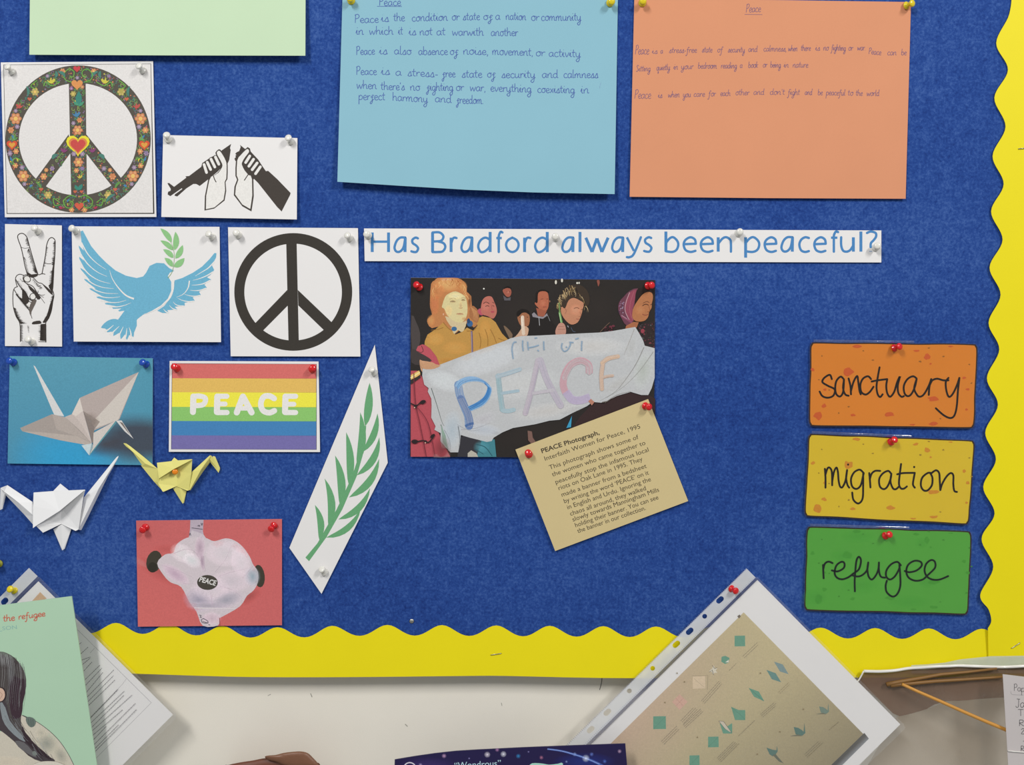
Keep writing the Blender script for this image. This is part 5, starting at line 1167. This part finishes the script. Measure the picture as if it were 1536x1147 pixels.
for (x0, y0, x1, y1) in ((505, 915, 700, 730), (510, 940, 710, 740), (512, 960, 740, 755), (515, 985, 690, 835), (520, 1010, 605, 920), (520, 1040, 790, 770), (525, 1062, 680, 905), (525, 1080, 790, 810)): lines(x0, y0, x1, y1, 1, 1, .12, 4)
pr.build('small dark print')

# ================================================================ BOOKS
def book(name, label, front, hs, depth, cover, pages, cat='book'):
    """front: 4 photo points of the front cover (TL, TR, BR, BL); a solid book behind it"""
    s = Sheet(name, label, cat, front[0], front[1], hs, cover, thick=1.2, nu=8, nv=1)
    c = s.c; hh = s.h
    def off(v, d): return v + Vector((0, d, 0))
    top, bot_ = front
    def block(nm, d0, d1, inset, mat, label2):
        vs_, fs = [], []; n = len(top)
        T_ = [P(x, y, hh(x, y)) for x, y in top]; B_ = [P(x, y, hh(x, y)) for x, y in bot_]
        cen = sum(T_ + B_, Vector()) / (2 * n)
        ring = T_ + B_[::-1]; ring = [cen + (v - cen) * (1 - inset) for v in ring]; m_ = len(ring)
        vs_ = [off(v, d0) for v in ring] + [off(v, d1) for v in ring]
        tr = tessellate_polygon([[Vector((v.x, v.z, 0)) for v in ring]])
        fs = [list(t) for t in tr] + [[m_ + k for k in reversed(t)] for t in tr] + [[k, (k + 1) % m_, m_ + (k + 1) % m_, m_ + k] for k in range(m_)]
        me = mesh_of(nm, vs_, fs, mat, c); fix(me); o = link(nm, me, s.o); tag(o, label2)
    block('page_block', 0.0012, depth - 0.0008, 0.022, pages, 'cream edges of the pages'); block('back_cover', depth - 0.0008, depth, 0.018, cover, 'back cover')
    return s
PAGES = paper_mat('page_edges', 'e4ddc8', 0.03)
MINT = paper_mat('mint_book_cover', 'b4d6b9', 0.025, rough=0.45, spec=0.3)
mb = book('book', 'mint green book with red title the refugee and a drawn long-haired girl', ([(-170, 929), (107.5, 894)], [(-135, 1400), (177, 1360)]), [36, 36, 39, 39], 0.004, MINT, PAGES)
# cover print
F = fr(0, 850, 9.556); pr = Print(mb, 'cover_art', F); pr.base = 'b4d6b9'
RD = 'c8705c'
def tl_(word, x0, x1, y0, y1, xh, w_, col): write(pr, word, x0, x1, y0, xh, w_, col, base1=y1)
HW['g_'] = HW['g']
tl_('the', 45, 215, 785, 765, 52, 13, RD); tl_('reFugee', 265, 650, 755, 705, 50, 13, RD)
pr.text('SON', (35, 908), (243, 888), 78, '8fbab2'); pr.stroke('0,922 28,918', 7, '8fbab2'); pr.stroke('-90,790 -20,785', 12, RD)
F = fr(0, 960, 6.133); pr.f = F
IV = 'd2cbbb'
pr.poly('-400,900 -60,850 0,845 100,760 200,690 260,710 340,750 450,830 550,930 630,1050 690,1160 760,1400 -400,1400', IV, sm=0)
pr.soft(430, 950, 120, 110, '8a9088', .8, .7); pr.soft(560, 1060, 70, 110, '8c9088', .7, -.5); pr.soft(380, 850, 60, 50, 'a8a89c', .6); pr.soft(60, 1120, 200, 60, 'c0b6a8', .5)
pr.stroke('210,690 330,745 450,830 550,930 630,1050 685,1160', 5, '5a5a58'); 
pr.poly('-300,180 -100,110 0,104 60,116 140,165 205,250 236,330 240,400 225,500 205,590 195,680 200,800 280,900 330,1000 300,960 150,900 60,800 0,700 -300,700', '55504f', sm=2)
pr.poly('100,330 180,350 240,370 232,480 210,580 195,700 120,720 90,600 80,450', '43333c', sm=2)
pr.soft(40, 180, 120, 70, '98999a', .85, .4); pr.soft(100, 300, 50, 120, '7c7d7f', .7); 
rn = random.Random(4); pr.hold(True)
for k in range(60):
    x = rn.uniform(-40, 225); y = 110 + (x / 230) ** 2 * 120 + rn.uniform(0, 60) if x > 0 else 115
    pr.stroke([(x, y), (x + 14, y + 130), (x + rn.uniform(-5, 20), y + 300), (x - 10, y + 430)], rn.uniform(2, 5), rn.choice(('3a3236', '8c8d90', 'a8a9aa', '2e2428', '4c4044')), w1=1, alpha=.7)
pr.hold(False)
pr.poly('-40,560 60,580 100,760 220,900 330,1000 480,1085 500,1110 380,1115 260,1060 130,930 20,840 -60,780', '4b4448', sm=2)
pr.poly('0,560 50,620 90,740 180,850 245,930 180,910 80,820 20,720', '8c9498', sm=2); pr.poly('140,925 220,940 290,1010 340,1080 250,1040 170,980', '6c6a6c', sm=2); pr.ell(318, 1040, 24, 20, '7d8480', .6)
pr.poly('200,780 240,860 330,960 400,1020 480,1095 380,1060 280,980 215,900', '3c3036', sm=2)
pr.hold(True)
for k in range(30):
    t = rn.random(); x, y = 30 + 400 * t, 640 + 430 * t; o_ = rn.uniform(-45, 45)
    pr.stroke([(x + o_, y - o_ * .6), (x + o_ + 45, y - o_ * .6 + 75), (x + o_ + 80, y - o_ * .6 + 110)], 3.5, rn.choice(('a0a4a8', '2e2428', '75787c')), w1=1, alpha=.75)
pr.hold(False)
pr.ell(5, 500, 52, 72, '3a3034'); pr.ell(2, 500, 44, 62, 'd8b8a4'); pr.stroke('-10,470 20,500 0,540', 4, 'a88878')
pr.poly('245,705 300,712 330,745 318,785 290,800 262,785 240,745', '6d7a74', sm=2)
for pts in ('262,720 268,780', '282,718 288,792', '302,725 305,788'): pr.stroke(pts, 3, '3c4642')
pr.stroke('205,690 225,700 245,712', 6, '5a605c'); pr.poly('315,1135 380,1115 480,1112 560,1130 640,1170 700,1260 300,1260', 'dcd6c8', sm=2); pr.stroke('315,1135 380,1115 480,1112 560,1130 640,1170', 3, '8a8478')
pr.build('printed title and drawing of a girl with a plait')

NAVY = paper_mat('navy_book_cover', '241d4a', 0.06, rough=0.3, spec=0.4)
nb = book('book', 'dark navy starry book at the bottom edge with the word Wondrous', ([(592, 1139), (640, 1131), (690, 1125.5), (740, 1123), (800, 1120), (938, 1115)], [(588, 1420), (660, 1420), (700, 1420), (760, 1420), (830, 1420), (962, 1412)]), [44, 44, 46, 46], 0.004, NAVY, PAGES)
F = fr(580, 1100, 4.042); pr = Print(nb, 'cover_art', F); pr.base = '241d4a'
pr.soft(250, 200, 200, 60, '4a3a78', .6); pr.soft(1200, 170, 200, 60, '2a3a88', .7)
pr.stroke('975,93 1060,105 1140,127 1210,150 1290,185 1400,250', 10, '5a7ad0', alpha=.6, w1=16); pr.stroke('975,93 1060,105 1140,127 1210,150 1290,185', 3, 'a0b8f0')
for x, y, r_, c in ((348, 135, 7, 'c8a0c8'), (610, 127, 9, 'e8e0f0'), (708, 124, 9, 'e8e8f8'), (670, 98, 6, 'b888b8'), (798, 136, 7, '3a8ac8'), (938, 145, 6, 'b87898'), (1140, 125, 6, '90a8e8'), (1208, 150, 11, 'd8e4ff'), (1243, 125, 6, '6a80d0'), (1322, 168, 6, '5a78d0'), (1412, 107, 6, 'c0a0c0'), (205, 190, 6, 'b0a0d0'), (1090, 170, 4, '90a0d8'), (500, 150, 3, '9890c8'), (860, 110, 3, '9890c8')):
    pr.soft(x, y, r_ * 2.2, r_ * 2.2, c, .7); pr.ell(x, y, r_ * .45, r_ * .45, c, n=8)
pr.ring(ringpts(140, 212, 40, 40, 40), ringpts(140, 212, 33, 33, 40), 'd8d4e0')
pr.text('“Wondrous”', (412, 212), (694, 196), 54, 'b8d8e4', shear=0.05)
pr.poly('868,188 900,178 950,182 985,188 1040,182 1062,176 1066,196 1000,240 860,240', 'a8d8c8', sm=2)
pr.build('printed stars and lettering')

# ---- brown leather thing at the bottom
LEA = paper_mat('brown_leather', '6b4030', 0.14, rough=0.5, spec=0.4, bump=0.3); LEA2 = paper_mat('brown_leather_flap', '7d5640', 0.12, rough=0.4, spec=0.5, bump=0.3)
F = fr(330, 1100, 6.678)
def hB(x, y): return 0.030
def puffy(name, pts, h0, mat, parent, centre, dep=0.03, hump=0.006, label=None):
    pp_ = cr(F(pts), 5, True); n = len(pp_); cx = sum(p[0] for p in pp_) / n; cy = sum(p[1] for p in pp_) / n; vs_ = []; fs = []
    lev = [(1.0, -dep), (1.0, h0), (0.93, h0 + hump * .6), (0.75, h0 + hump), (0.4, h0 + hump * 1.1)]
    for f_, h in lev:
        for x, y in pp_:
            hh = h0 + h if h < 0 else h
            vs_.append(P(cx + (x - cx) * f_, cy + (y - cy) * f_, hh))
    for i in range(len(lev) - 1):
        for k in range(n): fs.append((i * n + k, i * n + (k + 1) % n, (i + 1) * n + (k + 1) % n, (i + 1) * n + k))
    fs.append(tuple((len(lev) - 1) * n + k for k in range(n))); fs.append(tuple(reversed(range(n))))
    me = mesh_of(name, vs_, fs, mat, centre, True); fix(me); return link(name, me, parent)
lb = empty('leather_bag', P(440, 1300, 0.03)); tag(lb, 'brown leather bag top peeking over the bottom edge of the frame', 'bag')
puffy('bag_body', '90,312 200,288 330,268 455,245 600,250 800,262 950,285 1010,330 1060,600 1080,1500 60,1500 20,600 40,340', 0.028, LEA, lb, Vector(lb.location), dep=0.028, hump=0.004)
puffy('bag_flap', '450,232 480,219 560,212 640,192 740,180 815,178 880,195 930,240 975,290 990,330 900,345 760,345 640,320 560,285 480,262', 0.034, LEA2, lb, Vector(lb.location), dep=0.006, hump=0.003)

# ================================================================ BOTTOM RIGHT: PLASTIC BAG, SKEWER, HANGING NOTE
BAGF = film_mat('brown_tinted_film', '96836c', body=0.40, rough=0.25, gloss=0.35); BAG2 = film_mat('mauve_film', '755c4c', body=0.74, rough=0.3, gloss=0.3); BAGW = film_mat('pale_green_film', 'c9d0bc', body=0.85, rough=0.2, gloss=0.7)
BRIM = plain('bag_rim_plastic', 'e4e2dc', 0.25, 0.5, coat=0.4)
bagc = P(1450, 1080, 0.02)
bag = empty('plastic_bag', bagc); tag(bag, 'crumpled clear plastic bag with a brown tint over the bottom right corner', 'bag')
def bagsheet(name, F, top, bot_, h0, mat, label, wr=0.9, seed=0, nu=24, nv=10):
    t_ = F(top); b_ = F(bot_); t_ = [along(t_, k / nu) for k in range(nu + 1)]; b_ = [along(b_, k / nu) for k in range(nu + 1)]; vs_, fs = [], []
    for j in range(nv + 1):
        for i in range(nu + 1):
            v = j / nv; x, y = t_[i][0] * (1 - v) + b_[i][0] * v, t_[i][1] * (1 - v) + b_[i][1] * v
            h = h0 + wr * (math.sin(x / 17.0 + y / 29.0 + seed) + .6 * math.sin(x / 9.0 - y / 13.0 + seed * 2)) * 0.6
            vs_.append(P(x, y, h / 1000))
    w = nu + 1
    for j in range(nv):
        for i in range(nu): fs.append((j * w + i, (j + 1) * w + i, (j + 1) * w + i + 1, j * w + i + 1))
    o = link(name, mesh_of(name, vs_, fs, mat, bagc, True), bag); tag(o, label); return o
F = fr(1270, 980, 5.774)
bagsheet('back_panel', F, '560,100 700,92 850,78 980,50 1250,22 1540,18 1800,15', '560,170 700,170 850,170 980,170 1250,170 1540,170 1800,170', 6.8, BAGW, 'pale greenish back panel of the bag opening')
bagsheet('front_panel', F, '147,152 300,156 420,148 530,135 650,142 800,125 970,110 1150,115 1300,120 1400,122 1540,116 1800,110', '60,260 200,330 300,420 430,548 560,520 690,482 760,440 880,408 1000,408 1200,388 1540,370 1800,360', 8.5, BAG2, 'brown tinted front panel')
bagsheet('lower_panel', F, '432,548 560,520 690,482 880,408 1000,408 1200,388 1540,370 1800,360', '100,1100 300,1100 500,1100 800,1100 1050,1100 1250,1100 1540,1100 1800,1100', 8, BAGF, 'thin lower film')
rim = F('147,152 230,154 300,154 420,146 530,128 650,120 760,112 880,108 970,104 1080,108 1200,112 1330,116 1450,113 1540,108 1800,100'); rim = cr(rim, 3)
o = wire('bag_rim', [P(x, y, 0.0100 + 0.0006 * math.sin(x / 11.0)) for x, y in rim], 0.0017, BRIM, bag, bagc); tag(o, 'white folded rim')
rim2 = cr(F('147,152 125,195 100,235 60,270'), 3)
wire('bag_rim', [P(x, y, 0.0100) for x, y in rim2], 0.0009, BRIM, bag, bagc)
WOODM = plain('orange_skewer_wood', 'cf9440', 0.45); 
sk = [P(x, y, h) for (x, y), h in zip(F('480,265 620,330 800,408 1000,498 1200,585 1384,662 1440,690'), (.019, .021, .0225, .024, .0255, .027, .0275))]
o = wire('wooden_skewer', sk, 0.0016, WOODM, None, sum(sk, Vector()) / len(sk), n=10, r1=0.0021); tag(o, 'slanting thin orange wooden skewer in the plastic bag', 'skewer', 'wooden skewers in the plastic bag')
OR2 = plain('amber_skewer_wood', '86602f', 0.5)
for pts, lab in (('345,268 480,240 640,212 820,180 1040,160 1300,130', 'upper amber skewer running level through the plastic bag'), ('380,275 560,258 760,240 1000,225 1250,208 1360,200', 'lower amber skewer running level through the plastic bag')):
    q = [P(x, y, 0.0125) for x, y in F(pts)]
    o = wire('wooden_skewer', q, 0.0024, OR2, None, sum(q, Vector()) / len(q), n=10, r1=0.0012); tag(o, lab, 'skewer', 'wooden skewers in the plastic bag')

F = fr(1490, 990, 7.304)
q4 = F([(103, 152), (620, 215), (640, 1600), (190, 1600)])
NOTEP = paper_mat('note_paper', 'd3cccb', 0.02, rough=0.4)
hn = Sheet('hanging_note', 'white laminated note with handwriting cut off by the right edge', 'note', [q4[0], q4[1]], [q4[3], q4[2]], [33, 33, 34, 34], NOTEP)
pr = Print(hn, 'handwriting', F); IK = '4b474c'
write(pr, 'Pap', 225, 345, 335, 40, 5, IK, base1=345); pr.stroke('190,340 210,375 330,380', 3, '8a868a'); write(pr, 'Ja', 245, 350, 515, 50, 6, IK); write(pr, 'T', 270, 330, 610, 40, 6, IK); write(pr, 'R', 280, 340, 720, 38, 6, IK); write(pr, '2', 300, 345, 805, 32, 6, IK); write(pr, '-', 320, 350, 900, 30, 6, IK); write(pr, 'R', 300, 345, 995, 32, 6, IK)
pr.build('grey pencil handwriting')
lam = Sheet('laminate', 'clear glossy film', None, F([(95, 148), (625, 210)]), F([(188, 1600), (645, 1600)]), [33.6, 33.6, 34.6, 34.6], LAM, parent=hn, thick=0.08)
cre = [P(x, y, 0.0345) for x, y in F('160,992 230,1000 340,1008 620,1025')]
o = wire('laminate_crease', cre, 0.0006, BRIM, hn.o, hn.c); tag(o, 'white crease')

# ================================================================ ALL PUSH PINS
for a in (('white', (10, 99), (18.5, 108), 1.8, 'white push pin in the top left corner of the floral peace sign card'),
 ('white', (207.5, 98), (214.5, 106), 1.8, 'white push pin in the top right corner of the floral peace sign card'),
 ('white', (249.5, 201), (252.5, 209.5), 1.9, 'white push pin in the top left corner of the broken rifle card'),
 ('white', (432, 206), (436.5, 212.5), 1.9, 'white push pin in the top right corner of the broken rifle card'),
 ('white', (51, 341), (57, 347), 1.8, 'white push pin at the top of the V sign hand card'),
 ('white', (41, 508), (48, 512.5), 2.0, 'white push pin over the wrist of the V sign hand card'),
 ('white', (107, 342), (114.5, 346), 1.9, 'white push pin in the top left corner of the dove card'),
 ('white', (312, 350), (318.5, 355.5), 1.9, 'white push pin in the top right corner of the dove card'),
 ('white', (354, 349), (357.5, 352.5), 1.8, 'white push pin in the top left corner of the black peace sign card'),
 ('white', (520.5, 352), (525, 357.5), 1.8, 'white push pin in the top right corner of the black peace sign card'),
 ('white', (550, 351), (552.5, 353), 1.9, 'white push pin at the left end of the title strip'),
 ('white', (833, 354.5), (833.5, 356.5), 1.9, 'white push pin after the word Bradford on the title strip'),
 ('white', (1110, 347.5), (1108, 349.5), 1.9, 'white push pin on the top edge of the title strip after the word been'),
 ('white', (1316, 368.5), (1313.5, 371), 1.9, 'white push pin over the question mark at the right end of the title strip'),
 ('white', (556.5, 552.5), (562, 559), 2.0, 'white push pin near the top of the olive branch cut-out'),
 ('white', (481, 852), (487, 858.5), 2.2, 'white push pin near the bottom point of the olive branch cut-out'),
 ('blue', (13.5, 541), (20.5, 543.5), 1.9, 'blue push pin in the top left corner of the teal crane photo card'),
 ('blue', (213, 543), (219.5, 546.5), 1.9, 'blue push pin in the top right corner of the teal crane photo card'),
 ('red', (261, 549.5), (265.5, 552.5), 1.9, 'red push pin in the top left corner of the rainbow card'),
 ('red', (469.5, 551.5), (468.5, 553.5), 1.9, 'red push pin in the top right corner of the rainbow card'),
 ('red', (213.5, 795), (218.5, 790.5), 1.9, 'red push pin in the top left corner of the poppy card'),
 ('red', (406, 794), (411.5, 787.5), 1.9, 'red push pin in the top right corner of the poppy card'),
 ('red', (623.5, 426), (629.5, 431), 1.9, 'red push pin in the top left corner of the protest photograph'),
 ('red', (978.5, 427.5), (971.5, 428.5), 1.9, 'red push pin in the top right corner of the protest photograph'),
 ('red', (792, 678.5), (793.5, 681.5), 5.0, 'red push pin in the left corner of the caption card'),
 ('red', (974.5, 610.5), (967.5, 608.5), 5.0, 'red push pin in the upper right corner of the caption card'),
 ('red', (1350.5, 519), (1341, 522), 3.4, 'red push pin at the top of the orange sanctuary card'),
 ('red', (1343, 658.5), (1336, 663), 3.4, 'red push pin at the top of the yellow migration card'),
 ('red', (1335.5, 801), (1327.5, 803.5), 3.4, 'red push pin at the top of the green refugee card'),
 ('red', (1104.5, 886.5), (1097, 882.5), 4.0, 'red push pin through the strip of the right plastic pocket'),
 ('yellow', (14, 883), (22, 885), 4.0, 'yellow push pin through the strip of the left plastic pocket'),
 ('yellow', (525, -2.5), (527, 1.5), 1.9, 'yellow push pin in the top left corner of the light blue sheet'),
 ('yellow', (917.5, 2), (915, 4.5), 1.9, 'yellow push pin in the top right corner of the light blue sheet'),
 ('yellow', (964.5, 1.5), (963.5, 4.5), 1.9, 'yellow push pin in the top left corner of the salmon pink sheet'),
 ('yellow', (1369.5, 4.5), (1359, 8.5), 1.9, 'yellow push pin in the top right corner of the salmon pink sheet'),
 ('green', (-7, 847), (-1, 845), 0.6, 'dull olive push pin cut off by the left edge above the yellow pinned pocket'),
 ('orange', (262.5, 707.5), (263, 706.5), 1.6, 'orange push pin holding the small yellow paper crane')):
    pin(*a, scale=0.7 if 'crane' in a[4] and 'card' not in a[4] else 0.86)
